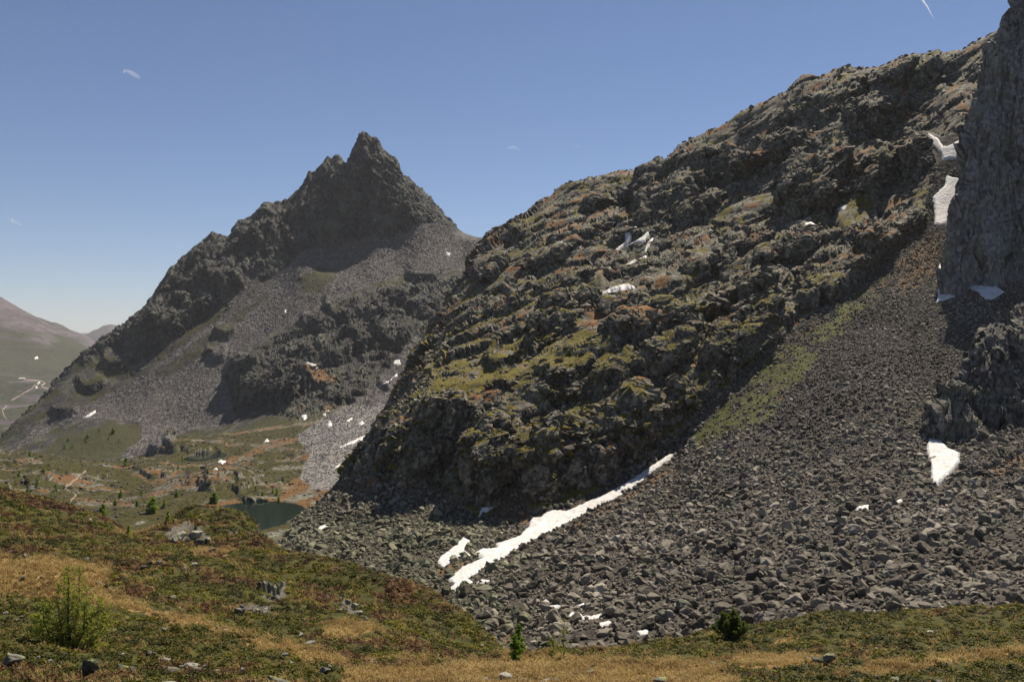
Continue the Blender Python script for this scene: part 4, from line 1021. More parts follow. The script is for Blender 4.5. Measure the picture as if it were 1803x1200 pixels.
px, py = SCR[id(HS)]
snowm = np.ones_like(px)
for (sh, th, grp, lab, poly) in SNOW:
    if sh is HS:
        snowm = np.minimum(snowm, sstep(-1.0, 3.0, poly_sd(poly, px, py)))
front = (HS.V[..., 1] < 345) & (py < 1260) & (HS.px > 480) & (HS.px < 1990) & ~((HS.px < 640) & (HS.V[..., 1] > 262))
dens = (1 - HRK) * front * (0.012 * (1 - snowm) + snowm) * (1 - 0.6 * HMASK[..., 1]) * (1 - 0.78 * HMASK[..., 0])
bs = 0.21 + 0.37 * sstep(560, 1080, py)                    # stones get coarser towards the foot of the slope
P, i, j = sample(HS, dens / bs ** 2, 190000)
sz = bs[i, j] * np.minimum((1 - RNG.random(len(P))) ** (-1 / 2.35), 5.2) * 0.9
green_zone = np.clip(sstep(1000, 780, px[i, j]) * sstep(860, 930, py[i, j]), 0, 1) > RNG.random(len(P)) * 0.9
def rots(n, tilt=0.5):
    return np.stack([RNG.normal(0, tilt, n), RNG.normal(0, tilt, n), RNG.random(n) * 6.283], 1)
R = rots(len(P)); S = sz[:, None] * RNG.uniform(0.72, 1.28, (len(P), 3))
P[:, 2] += sz * 0.12
vis = (px[i, j] > 5) & (px[i, j] < 1795) & (py[i, j] < 1140)
app = np.where(vis, sz / P[:, 1], 0)
big_ids = np.argsort(-app)[:300]
isbig = np.zeros(len(P), bool); isbig[big_ids] = True
LAND = [('hooked snow patch', 968, 1064), ('curved snow patch', 1030, 1085), ('blocky snow patch', 1132, 1114), ('lone flat snow patch', 1516, 892), ('slanting snow scrap', 1582, 880), ('half shaded snow tongue', 1652, 830), ('pine bush', 1284, 1095),
        ('jagged snow patch', 800, 975), ('lower end of the snow streak', 805, 1030), ('middle of the snow streak', 960, 935), ('upper end of the snow streak', 1165, 818), ('rock group on the bank', 1440, 1160), ('mossy outcrop', 1730, 760), ('nearer lake', 480, 915),
        ('shaded snow wedge', 855, 900), ('grassy stripe in the scree', 1440, 620), ('shaded snow band', 1700, 510)]
ORD = ['closest', 'second', 'third', 'fourth', 'fifth', 'sixth', 'seventh', 'eighth', 'ninth', 'tenth', 'eleventh', 'twelfth'] + ['%dth' % n_ for n_ in range(13, 80)]
cnt = {}
order = []
for q in big_ids:
    x, y = px[i[q], j[q]], py[i[q], j[q]]
    d = [(math.hypot(x - a_[1], y - a_[2]), a_) for a_ in LAND]; d0, a_ = min(d, key=lambda t_: t_[0])
    dx, dy = x - a_[1], y - a_[2]
    side = ('right of' if dx > 0 else 'left of') if abs(dx) > abs(dy) else ('below' if dy > 0 else 'above')
    order.append((d0, q, side, a_[0]))
order.sort(key=lambda t_: t_[0])
for (d0, q, side, ln) in order:
    o = bpy.data.objects.new('boulder', (BIGG if green_zone[q] else BIGR)[q % 10])
    o.location = P[q]; o.rotation_euler = R[q]; o.scale = S[q]
    n_ = cnt.get((side, ln), 0); cnt[(side, ln)] = n_ + 1
    look = 'lichen grey boulder' if green_zone[q] else ('flat grey boulder' if S[q][2] < 0.85 * S[q][0] else 'angular grey boulder')
    o['label'] = ('%s large %s %s the %s' % (ORD[n_], look, side, ln)) if n_ == 0 else ('%s closest large %s %s the %s' % (ORD[n_], look, side, ln))
    o['category'] = 'boulder'; o['group'] = 'large boulders in the scree'
    link(o)
a = ~isbig & ~green_zone; b = ~isbig & green_zone
scatter_object('scree', P[a], R[a], S[a], STC, 'grey angular scree covering the slope under the cliffs', 'scree')
scatter_object('block_field', P[b], R[b], S[b], STG, 'pale lichen covered blocks between the lake and the snow streak', 'scree')
# loose blocks on the hillside
nzH = HS.normals()[..., 2]
P, i, j = sample(HS, HRK * sstep(0.6, 0.85, nzH) * (HS.V[..., 1] < 520) * (HS.px > 640) * snowm, 17000)
sz = 0.42 * np.minimum((1 - RNG.random(len(P))) ** (-1 / 2.0), 5.5) * (0.7 + P[:, 1] / 600)
scatter_object('hillside_stones', P, rots(len(P), 0.4), sz[:, None] * RNG.uniform(0.7, 1.3, (len(P), 3)), STC, 'loose grey blocks strewn over the rocky hillside', 'stones')
# far scree on the mountain and in the valley
pxv, pyv = SCR[id(VS)]
wv = VMASK[..., 2] * (pyv < 900) * (VS.V[..., 1] < 1400)
P, i, j = sample(VS, wv, 52000)
sz = 0.5 * (0.55 + 0.00125 * P[:, 1]) * np.minimum((1 - RNG.random(len(P))) ** (-1 / 3.0), 2.6) * 0.8
scatter_object('mountain_scree', P, rots(len(P)), sz[:, None] * RNG.uniform(0.7, 1.3, (len(P), 3)), STF, 'grey scree fans under the pointed peak', 'scree')
P, i, j = sample(VS, (VS.V[..., 1] < 640) * (1 - VMASK[..., 2]) * (pyv > 700) * (pxv < 700), 13000)
keep = np.array([all(((x - c[0]) / c[2]) ** 2 + ((y - c[1]) / c[3]) ** 2 > 1.6 for c in LAKES) for x, y in P[:, :2]])
P = P[keep]; sz = 0.4 * np.minimum((1 - RNG.random(len(P))) ** (-1 / 2.0), 5)
scatter_object('valley_stones', P, rots(len(P), 0.3), sz[:, None] * RNG.uniform(0.7, 1.3, (len(P), 3)), STF, 'scattered grey stones on the valley meadows', 'stones')
print('stones done', time.time() - T0)

# ------------------------------------------------------------------ stones lying on the near hill
mat_stone = stone_material('near_stone', [(0.2, (0.06, 0.056, 0.05)), (0.42, (0.16, 0.15, 0.13)), (0.6, (0.25, 0.235, 0.205)), (0.85, (0.40, 0.37, 0.33))], 1.6, (0.26, 0.29, 0.05), 0.35)
mat_lich = stone_material('lichen_stone', [(0.2, (0.05, 0.05, 0.042)), (0.42, (0.13, 0.13, 0.105)), (0.6, (0.21, 0.205, 0.165)), (0.85, (0.33, 0.32, 0.26))], 2.0, (0.33, 0.36, 0.06), 0.85)
NROCK = [cut_rock(300 + v) for v in range(6)]
NR = {}
for nm, mt in (('s', mat_stone), ('l', mat_lich)):
    NR[nm] = []
    for me in NROCK:
        q = me.copy(); q.materials.append(mt); NR[nm].append(q)
def near_stone(x, y, w, h, label, group=None, mat='s', v=None, sheet=None, name='stone'):
    sh = sheet or FS
    c = sh.at(x, min(y, 1203)); m = c.y / F
    if y > 1203: c = c + Vector((0, -0.4, -0.2))
    o = bpy.data.objects.new(name, NR[mat][random.randrange(6) if v is None else v])
    H = h * m * 1.5; W = w * m * 1.05
    o.scale = (W * 1.02, W * random.uniform(0.7, 1.0), H)
    o.location = (c.x, c.y + 0.1 * W, c.z + H * 0.30)
    o.rotation_euler = (random.uniform(-0.15, 0.15), random.uniform(-0.15, 0.15), random.uniform(0, 6.28) if abs(w - h) < 12 else random.uniform(-0.3, 0.3))
    o['label'] = label; o['category'] = 'stone' if max(w, h) < 22 else 'boulder'
    if group: o['group'] = group
    link(o)
near_stone(156, 1190, 29, 34, 'upright grey boulder with yellow lichen in front of the big larch', mat='l')
near_stone(14, 1167, 44, 19, 'long lichen covered slab at the picture edge below the big larch', mat='l')
near_stone(304, 1204, 54, 24, 'dark lichen boulder cut off by the bottom edge of the picture', mat='l')
near_stone(486, 1204, 64, 28, 'rounded boulder with bright yellow lichen at the bottom edge', mat='l')
near_stone(1162, 1202, 30, 12, 'yellow lichen boulder at the bottom edge below the pine bush', mat='l')
near_stone(1461, 1168, 27, 19, 'mossy block on the bank, right one of the rock group', mat='l')
near_stone(1440, 1165, 26, 11, 'flat pale slab between two blocks on the right bank', mat='s')
near_stone(1421, 1160, 15, 9, 'small speckled block at the left of the bank rock group', mat='l')
near_stone(302, 1056, 17, 11, 'dark squarish stone on the heath slope above the tan grass', mat='l')
near_stone(375, 971, 17, 9, 'dark stone in the orange grass behind the brown heath', mat='s')
near_stone(344, 995, 17, 6, 'flat pale stone alone on the brown heath', mat='s')
near_stone(290, 1111, 16, 10, 'pale stone on the green slope below the tan grass', mat='s')
near_stone(1543, 1145, 11, 9, 'pointed pale stone standing on the right bank', mat='s')
near_stone(1641, 1112, 18, 3, 'flat pinkish slab among the green shrubs of the right bank', mat='s')
near_stone(1578, 1199, 26, 7, 'long flat stone at the bottom edge of the right bank', mat='l')
near_stone(1254, 1167, 17, 5, 'low mossy stone in the grass below the pine bush', mat='l')
near_stone(1082, 1181, 11, 5, 'bright round stone alone in the tan grass', mat='s')
near_stone(1045, 1178, 11, 9, 'topmost of the white stones piled in the tan grass', mat='s')
near_stone(965, 1200, 42, 6, 'broad flat slab under the dark peat edge', mat='s')
near_stone(210, 1178, 32, 11, 'low lichen stone right of the upright boulder', mat='l')
near_stone(230, 1182, 13, 12, 'small green topped stone at the end of the low lichen stone', mat='l')
def nth(label, q, n):
    w_ = 'leftmost of them' if q == 0 else ('rightmost of them' if q == n - 1 else ORD[q] + ' from the left')
    return label + ', ' + w_
Z_ = {'a': ('small stone among the shrubs in front of the big larch', 'stones before the larch'), 'b': ('flat pale stone in the grass near the bottom edge, left half', 'flat stones by the bottom edge'),
      'c': ('small stone in the tan grass behind the big larch', 'stones in the tan hollow'), 'd': ('small stone on the heath right of the larch top', 'stones on the brown heath'),
      'e': ('pale stone in the grassy gully running down to the right', 'stones in the grassy gully'), 'f': ('pale stone of the heap at the bottom middle', 'stone heap at the bottom'),
      'g': ('pale stone of the small pile in the tan grass', 'stone pile in the tan grass'), 'h': ('small stone on the right bank near the bottom edge', 'stones low on the right bank')}
for (z, lst) in (('a', [(88, 1169, 12, 7), (108, 1170, 14, 4), (114, 1153, 11, 7), (66, 1161, 10, 6), (214, 1155, 11, 9), (263, 1148, 11, 8), (273, 1151, 8, 6), (34, 1178, 9, 5), (185, 1168, 8, 4), (40, 1086, 9, 4), (8, 1079, 12, 5), (30, 1092, 8, 5)]),
                 ('b', [(288, 1158, 15, 6), (294, 1163, 25, 4), (296, 1181, 32, 9), (322, 1175, 16, 6), (332, 1172, 30, 5), (345, 1178, 26, 4), (428, 1181, 13, 10), (380, 1180, 14, 5), (360, 1172, 10, 4)]),
                 ('c', [(42, 979, 10, 8), (96, 977, 10, 7), (148, 985, 13, 5), (41, 1016, 13, 6), (71, 1017, 11, 7), (25, 1028, 10, 7), (153, 1001, 12, 5), (172, 1027, 9, 6), (160, 1039, 14, 6), (58, 1020, 7, 4)]),
                 ('d', [(186, 1000, 10, 5), (222, 1018, 9, 5), (264, 996, 14, 9), (280, 992, 16, 8), (252, 998, 12, 6), (233, 983, 8, 6), (300, 975, 8, 5), (325, 1000, 14, 5), (282, 1046, 7, 4)]),
                 ('e', [(385, 1105, 10, 7), (396, 1111, 12, 7), (410, 1111, 10, 6), (530, 1118, 13, 7), (546, 1134, 20, 5), (500, 1155, 15, 8), (511, 1167, 13, 4), (570, 1181, 20, 10), (580, 1173, 14, 7), (600, 1139, 10, 4), (655, 1166, 9, 6), (740, 1135, 7, 5), (778, 1096, 6, 4), (848, 1136, 11, 4)]),
                 ('f', [(856, 1200, 22, 11), (890, 1198, 26, 15), (908, 1194, 15, 9), (921, 1198, 14, 8), (728, 1199, 14, 6), (700, 1198, 9, 5), (930, 1200, 10, 6)]),
                 ('g', [(1018, 1186, 14, 8), (1028, 1183, 8, 7), (1040, 1186, 18, 10), (1008, 1188, 10, 6)]),
                 ('h', [(1516, 1189, 12, 6), (1546, 1195, 9, 6), (1502, 1190, 9, 5), (1653, 1200, 14, 6), (1366, 1175, 9, 5), (1230, 1143, 7, 4), (1180, 1194, 22, 5), (1208, 1190, 18, 5), (1530, 1186, 12, 5)])):
    for q, (x, y, w, h) in enumerate(sorted(lst)):
        near_stone(x, y, w, h, nth(Z_[z][0], q, len(lst)), Z_[z][1])
# blocks of the little outcrops on the near hill
for q, (x, y, w, h) in enumerate(sorted([(322, 952, 28, 18), (343, 946, 28, 15), (306, 952, 18, 11), (350, 957, 20, 12), (366, 955, 16, 13)])):
    near_stone(x, y, w, h, nth('grey block of the outcrop on the grassy hump before the lake', q, 5), 'blocks of the hump outcrop', 'l')
for q, (x, y, w, h) in enumerate(sorted([(466, 1042, 10, 22), (475, 1046, 10, 24), (484, 1048, 10, 22), (492, 1044, 9, 22), (498, 1036, 8, 18), (458, 1034, 10, 14), (480, 1054, 12, 9), (492, 1054, 10, 9)])):
    near_stone(x, y, w, h, nth('tilted slab of the cracked ledge on the heath slope', q, 8), 'slabs of the cracked ledge', 'l')
for q, (x, y, w, h) in enumerate(sorted([(418, 1078, 14, 12), (430, 1080, 12, 12), (440, 1074, 12, 8), (455, 1076, 16, 8), (470, 1080, 18, 12), (424, 1070, 10, 7)])):
    near_stone(x, y, w, h, nth('pinkish broken rock below the cracked ledge', q, 6), 'broken rocks below the ledge', 's')
for q, (x, y, w, h) in enumerate(sorted([(610, 1062, 12, 10), (622, 1072, 14, 12), (604, 1052, 9, 8), (632, 1080, 12, 8), (596, 1074, 10, 7), (645, 1090, 9, 6), (576, 1052, 8, 6)])):
    near_stone(x, y, w, h, nth('grey rock on the upper right part of the heath slope', q, 7), 'rocks high on the heath slope', 's')

# ------------------------------------------------------------------ low plants of the near hill
def leaf_material(name, stops, trans=0.25):
    k = NB(name)
    inf = k.n('ShaderNodeObjectInfo')
    n1 = k.noise(6.0, 2)
    pat = k.noise(0.22, 3, 0.6, inf.outputs['Location'])
    c = k.ramp(k.mix(0.45, k.mix(0.5, n1, inf.outputs['Random']), k.ramp(pat, [(0.32, (0, 0, 0)), (0.68, (1, 1, 1))])), stops)
    k.color(c)
    k.b.inputs['Roughness'].default_value = 0.7
    tr = k.n('ShaderNodeBsdfTranslucent'); k.l(c, tr.inputs['Color'])
    mx = k.n('ShaderNodeMixShader'); mx.inputs[0].default_value = trans
    k.l(k.b.outputs[0], mx.inputs[1]); k.l(tr.outputs[0], mx.inputs[2]); k.l(mx.outputs[0], k.out.inputs['Surface'])
    return k.m
mat_gshrub = leaf_material('green_shrub_leaf', [(0.15, (0.016, 0.019, 0.002)), (0.5, (0.062, 0.064, 0.005)), (0.85, (0.21, 0.182, 0.013))])
mat_bshrub = leaf_material('brown_heath_leaf', [(0.15, (0.024, 0.010, 0.005)), (0.5, (0.080, 0.034, 0.013)), (0.85, (0.19, 0.092, 0.03))])
mat_tgrass = leaf_material('dry_grass_blade', [(0.15, (0.16, 0.10, 0.035)), (0.5, (0.40, 0.28, 0.105)), (0.85, (0.60, 0.46, 0.20))], 0.35)
def tuft_mesh(seed, mat, kind):
    r = random.Random(seed); V, Fc = [], []
    if kind == 'grass':
        for _ in range(16):
            a = r.uniform(0, 6.28); l = r.uniform(0.5, 1.0); b0 = Vector((r.gauss(0, 0.16), r.gauss(0, 0.16), -0.05)); out = Vector((math.cos(a), math.sin(a), 0)); w = Vector((-out.y, out.x, 0)) * 0.035
            lean = r.uniform(0.15, 0.8); m_ = b0 + out * lean * 0.35 * l + Vector((0, 0, l * 0.6)); t_ = b0 + out * lean * l + Vector((0, 0, l * r.uniform(0.55, 0.95)))
            n = len(V); V += [b0 - w, b0 + w, m_ + w * 0.8, m_ - w * 0.8, t_]; Fc += [(n, n + 1, n + 2, n + 3), (n + 3, n + 2, n + 4)]
    else:
        for _ in range(70):
            d = Vector((r.gauss(0, 1), r.gauss(0, 1), abs(r.gauss(0, 0.8)))).normalized(); c = Vector((d.x, d.y, d.z * 0.75)) * r.uniform(0.55, 1.0) * 0.55
            u = Vector((r.gauss(0, 1), r.gauss(0, 1), r.gauss(0, 0.6))).normalized(); v = d.cross(u); v.normalize(); sz = r.uniform(0.07, 0.14)
            n = len(V); V += [c - u * sz, c + v * sz * 0.6, c + u * sz, c - v * sz * 0.6]; Fc.append((n, n + 1, n + 2, n + 3))
    me = bpy.data.meshes.new('tuft'); me.from_pydata([tuple(q) for q in V], [], Fc); me.materials.append(mat)
    return me
def source(name, mat, kind, seeds):
    c = bpy.data.collections.new(name)
    for sd_ in seeds:
        c.objects.link(bpy.data.objects.new('plant_source', tuft_mesh(sd_, mat, kind)))
    return c
pxf, pyf = SCR[id(FS)]
view = (FS.V[..., 1] > 24) & (FS.px > -220) & (FS.px < 2060) & (pyf > 780)
inv = 1.0 / np.maximum(FS.V[..., 1], 20) ** 1.35
for (nm, wgt, n, coll, base, flat_, lab, cat) in (
        ('green_shrubs', FGREEN, 37000, source('green_shrub_sources', mat_gshrub, 'shrub', range(4)), 0.46, 0.85, 'low green dwarf shrubs covering the near hill', 'shrubs'),
        ('brown_heath', FBROWN * (1 - FOUT), 20000, source('brown_heath_sources', mat_bshrub, 'shrub', range(10, 14)), 0.36, 0.8, 'brown heath between the green shrubs', 'heath'),
        ('dry_grass', FTAN + 0.16 * FBROWN + 0.04, 29000, source('dry_grass_sources', mat_tgrass, 'grass', range(20, 25)), 0.30, 1.0, 'pale dry grass in the hollows of the near hill', 'grass')):
    P, i, j = sample(FS, wgt * view * inv, n)
    sz = base * (0.55 + 0.012 * P[:, 1]) * RNG.uniform(0.6, 1.45, n)
    S = np.stack([sz, sz, sz * flat_ * RNG.uniform(0.7, 1.3, n)], 1)
    if cat != 'grass': P[:, 2] -= sz * 0.08
    scatter_object(nm, P, np.stack([RNG.normal(0, 0.15, n), RNG.normal(0, 0.15, n), RNG.random(n) * 6.283], 1), S, coll, lab, cat)
# valley meadows: low shrub clumps
wv = VMASK[..., 0] * (VS.V[..., 1] > 240) * (VS.V[..., 1] < 640) * (pyv > 735) * (pxv < 640)
P, i, j = sample(VS, wv, 9000)
sz = RNG.uniform(0.5, 1.3, len(P))
scatter_object('valley_shrubs', P, rots(len(P), 0.1), np.stack([sz, sz, sz * 0.5], 1), bpy.data.collections['green_shrub_sources'], 'low green shrubs on the valley knolls', 'shrubs')
print('plants done', time.time() - T0)

# ------------------------------------------------------------------ trees
def tube_rings(V, Fc, pts, rad, n=6):
    st = len(V)
    for k, p_ in enumerate(pts):
        d = (pts[min(k + 1, len(pts) - 1)] - pts[max(k - 1, 0)]).normalized()
        a = d.orthogonal().normalized(); b = d.cross(a)
        for q in range(n):
            t = 6.2832 * q / n
            V.append(p_ + (a * math.cos(t) + b * math.sin(t)) * rad[k])
    for k in range(len(pts) - 1):
        for q in range(n):
            Fc.append((st + k * n + q, st + k * n + (q + 1) % n, st + (k + 1) * n + (q + 1) % n, st + (k + 1) * n + q))
    Fc.append(tuple(st + q for q in range(n))[::-1]); Fc.append(tuple(st + (len(pts) - 1) * n + q for q in range(n)))
def to_mesh(name, V, Fc, mat, smooth=False):
    me = bpy.data.meshes.new(name); me.from_pydata([tuple(v) for v in V], [], Fc); me.materials.append(mat)
    if smooth:
        for p_ in me.polygons: p_.use_smooth = True
    return me
k = NB('bark'); k.color(k.ramp(k.noise(9, 4), [(0.3, (0.035, 0.028, 0.022)), (0.7, (0.12, 0.10, 0.085))])); k.bump(k.noise(25, 3), 0.6, 0.02); mat_bark = k.m
mat_larch = leaf_material('larch_needles', [(0.15, (0.13, 0.16, 0.018)), (0.5, (0.24, 0.28, 0.034)), (0.85, (0.40, 0.43, 0.07))], 0.55)
mat_larch2 = leaf_material('young_larch_needles', [(0.15, (0.12, 0.19, 0.02)), (0.5, (0.20, 0.29, 0.035)), (0.85, (0.3, 0.38, 0.06))], 0.55)
mat_pine = leaf_material('pine_needles', [(0.15, (0.045, 0.07, 0.012)), (0.5, (0.095, 0.13, 0.02)), (0.85, (0.18, 0.21, 0.035))], 0.35)
def needle(V, Fc, c, size, r, dirn=None):
    u = Vector((r.gauss(0, 1), r.gauss(0, 1), r.gauss(0, 1))).normalized()
    if dirn is not None: u = (dirn * 1.2 + u).normalized()
    v = u.orthogonal().normalized(); v = (Matrix.Rotation(r.uniform(0, 6.28), 3, u) @ v) * size * 0.32
    n = len(V); V += [c - v, c + v, c + u * size]; Fc.append((n, n + 1, n + 2))
def larch_parts(seed, H, spread, stems, nbr, dens, nsize, foot=0.03, twigs=True):
    """stems as (dx, dy, relative height); returns one mesh per stem and one for branches, one for needles"""
    r = random.Random(seed); tr = []; BV, BF, NV, NF = [], [], [], []
    for (dx, dy, hh) in stems:
        h = H * hh; base = Vector((dx * 0.35, dy * 0.35, -0.15)); top = Vector((dx, dy, h))
        pts = [base.lerp(top, t) + Vector((dx * 0.25 * math.sin(t * 3.14) + r.gauss(0, 0.012 * h) * (0 < t < 1), dy * 0.2 * math.sin(t * 3.14), 0)) for t in [0, .15, .3, .45, .6, .75, .9, 1]]
        V, Fc = [], []; tube_rings(V, Fc, pts, [foot * hh * H * (1 - 0.93 * t) for t in [0, .15, .3, .45, .6, .75, .9, 1]], 7); tr.append((V, Fc))
        for b in range(nbr):
            t = 0.06 + 0.92 * (b + r.random()) / nbr
            k_ = t * 7; q = min(int(k_), 6); p0 = pts[q].lerp(pts[q + 1], k_ - q)
            a = r.uniform(0, 6.28); L = spread * H * (1 - t ** 2.2) ** 0.9 * r.uniform(0.45, 1.1) * (0.6 + 0.4 * min(1, t * 5)) + 0.03 * H
            d = Vector((math.cos(a), math.sin(a), r.uniform(0.05, 0.5))).normalized()
            bp = [p0, p0 + d * L * 0.5 + Vector((0, 0, -0.03 * L)), p0 + d * L + Vector((0, 0, 0.10 * L))]
            tube_rings(BV, BF, bp, [0.006 * H * (1 - t * 0.7), 0.004 * H * (1 - t * 0.7), 0.0012 * H], 3)
            nt_ = max(2, int(L / H * dens))
            for c in range(nt_):
                s_ = r.uniform(0.18, 1.0); w = bp[0].lerp(bp[1], s_ * 2) if s_ < 0.5 else bp[1].lerp(bp[2], s_ * 2 - 1)
                side = Vector((r.gauss(0, 1), r.gauss(0, 1), r.gauss(0, 0.5))) * L * 0.2
                e = w + side
                if twigs and c % 3 == 0: tube_rings(BV, BF, [w, e], [0.0015 * H, 0.0006 * H], 3)
                for _ in range(5):
                    needle(NV, NF, e.lerp(w, r.random()), nsize * r.uniform(0.6, 1.3), r, side.normalized() if side.length > 0 else None)
        for _ in range(30):
            needle(NV, NF, pts[-1] - Vector((0, 0, r.random() * 0.15 * h)), nsize, r)
    return tr, (BV, BF), (NV, NF)
def tree_thing(name, label, cat, c, rotz=0.0, group=None):
    e = bpy.data.objects.new(name, None); e.location = c; e.rotation_euler = (0, 0, rotz); e['label'] = label; e['category'] = cat
    if group: e['group'] = group
    return link(e)
def larch(label, x, y, hpx, seed, stems, spread=0.33, nbr=34, dens=150, nsize=0.06, mat=None, sheet=None, group=None, foot=0.03):
    c = (sheet or FS).at(x, y); H = hpx * c.y / F
    t = tree_thing('larch_tree', label, 'tree', c, 0, group)
    tr, B, N = larch_parts(seed, H, spread, [(a * H, b * H, h) for a, b, h in stems], nbr, dens, nsize, foot)
    for (V, Fc) in tr: link(bpy.data.objects.new('trunk', to_mesh('trunk', V, Fc, mat_bark, True)), t)
    link(bpy.data.objects.new('branches', to_mesh('branches', *B, mat_bark)), t)
    link(bpy.data.objects.new('crown', to_mesh('crown', *N, mat or mat_larch)), t)
    return t
larch('big bushy larch with several stems on the near slope', 121, 1140, 153, 1, [(0.0, 0.0, 0.98), (0.10, 0.03, 0.95), (-0.15, 0.05, 0.74), (0.22, -0.05, 0.76), (-0.27, -0.04, 0.58), (0.31, 0.08, 0.58), (-0.05, 0.1, 0.85), (-0.36, 0.05, 0.40), (0.39, -0.02, 0.42)], spread=0.20, nbr=44, dens=84, nsize=0.068, foot=0.016)
larch('dense young larch at the notch between the two banks', 905, 1163, 52, 2, [(0, 0, 0.95), (0.10, 0.1, 0.7)], spread=0.24, nbr=30, dens=130, nsize=0.10, mat=mat_larch2)
larch('young larch standing just behind the dense one at the notch', 915, 1150, 54, 3, [(0, 0, 1.0)], spread=0.24, nbr=34, dens=150, nsize=0.10, mat=mat_larch2)
larch('pale wispy larch left of the bare thin one', 975, 1157, 44, 4, [(0, 0, 1.0)], spread=0.34, nbr=20, dens=60, nsize=0.07, foot=0.02)
larch('thin almost bare larch with a dark stem at the notch', 992, 1158, 72, 5, [(0, 0, 1.0)], spread=0.30, nbr=16, dens=34, nsize=0.07, foot=0.022)
larch('tiny larch seedling between the thin larch and the scree', 1045, 1149, 13, 6, [(0, 0, 1.0)], spread=0.42, nbr=16, dens=80, nsize=0.06)
# small trees in the valley, built from three shapes
SM = []
for v in range(4):
    tr, B, N = larch_parts(40 + v, 1.0, 0.30 if v < 3 else 0.42, [(0, 0, 1.0)] if v < 2 else [(0, 0, 1.0), (0.14, 0.05, 0.8), (-0.14, -0.05, 0.7)], 20, 44, 0.12, 0.022, False)
    SM.append(([to_mesh('trunk', V, Fc, mat_bark) for V, Fc in tr], to_mesh('branches', *B, mat_bark), to_mesh('crown', *N, mat_larch2)))
def small_tree(x, y, hpx, v, sheet, label, group):
    c = sheet.at(x, y); H = hpx * c.y / F * 1.08
    t = tree_thing('larch_tree', label, 'tree', c, random.uniform(0, 6.28), group); t.scale = (H, H, H)
    for me in SM[v][0]: link(bpy.data.objects.new('trunk', me), t)
    link(bpy.data.objects.new('branches', SM[v][1]), t); link(bpy.data.objects.new('crown', SM[v][2]), t)
TL = [(VS, 3, 'bushy larch at the right foot of the grassy hill crest', [(267, 899, 25)]), (FS, 0, 'slim young larch on the slope before the grassy hump', [(227, 941, 19)]), (FS, 0, 'upright little larch on top of the grassy hump', [(295, 917, 19)]),
      (FS, 2, 'low larch sprout beside the upright one on the hump', [(305, 918, 9)]), (FS, 2, 'low green sprout behind the hump outcrop', [(344, 928, 8)]), (VS, 2, 'full round larch just behind the grassy crest', [(181, 904, 19)]), (VS, 3, 'dark bushy larch group on the lake shore', [(377, 882, 17)]),
      (VS, 1, 'slim larch right of the bushy one near the crest', [(290, 891, 14)]), (VS, 1, 'small larch on the knolls left of the path', [(54, 801, 9), (34, 836, 11), (66, 854, 13), (48, 874, 15), (91, 878, 10), (98, 861, 11), (75, 829, 8)]),
      (VS, 1, 'small larch on the knolls right of the path', [(212, 873, 13), (249, 870, 9), (202, 887, 9), (186, 906, 8), (240, 888, 10), (222, 818, 14), (247, 806, 7)]),
      (VS, 0, 'tiny tree on the dark slope under the great scree', [(114, 787, 8), (73, 786, 7), (127, 786, 7), (150, 776, 8), (200, 760, 9), (176, 757, 7), (192, 770, 6), (155, 768, 7), (120, 774, 6), (210, 775, 6)]),
      (VS, 1, 'small larch around the farther tarn', [(293, 762, 7), (308, 761, 7), (322, 811, 9), (314, 823, 7), (364, 831, 8), (384, 833, 6), (425, 812, 6)]),
      (VS, 2, 'small larch on the knoll behind the nearer lake', [(309, 871, 9), (448, 863, 9), (463, 870, 7), (478, 866, 7), (489, 868, 11), (492, 880, 7), (499, 845, 8), (412, 846, 8)])]
for (sh, v, lab, lst) in TL:
    for q, (x, y, h) in enumerate(sorted(lst)):
        small_tree(x, y, h, v if len(lst) == 1 else (v + q) % 3, sh, lab if len(lst) == 1 else nth(lab, q, len(lst)), None if len(lst) == 1 else 'trees: ' + lab)
# the pine bush on the right bank
def pine_bush():
    c = FS.at(1284, 1119); m = c.y / F; H, W = 49 * m, 60 * m
    r = random.Random(9); t = tree_thing('pine_bush', 'dark green pine bush on the edge of the right bank', 'bush', c)
    NV, NF, BV, BF = [], [], [], []
    for s_ in range(46):
        a = r.uniform(0, 6.28); rr = math.sqrt(r.random()); x0 = math.cos(a) * rr * W * 0.5; y0 = math.sin(a) * rr * W * 0.4
        h = H * (1.0 - 0.60 * rr ** 1.6) * r.uniform(0.72, 1.0)
        if s_ == 0: x0, y0, h = 0.08 * W, 0, H * 1.02
        p0 = Vector((x0 * 0.35, y0 * 0.35, -0.05)); p1 = Vector((x0, y0, h * 0.55)); p2 = Vector((x0 * 1.06, y0 * 1.06, h))
        tube_rings(BV, BF, [p0, p1, p2], [0.03, 0.02, 0.008], 4)
        for _ in range(260):
            u = r.random() ** 0.8; w = p0.lerp(p1, u * 2) if u < 0.5 else p1.lerp(p2, u * 2 - 1)
            if u < 0.16: continue
            d = Vector((r.gauss(0, 1), r.gauss(0, 1), 0.9)).normalized()
            needle(NV, NF, w + d * r.uniform(0.0, 0.13), 0.13 * r.uniform(0.7, 1.2), r, d)
    link(bpy.data.objects.new('branches', to_mesh('branches', BV, BF, mat_bark)), t); link(bpy.data.objects.new('crown', to_mesh('crown', NV, NF, mat_pine)), t)
pine_bush()
print('trees done', time.time() - T0)

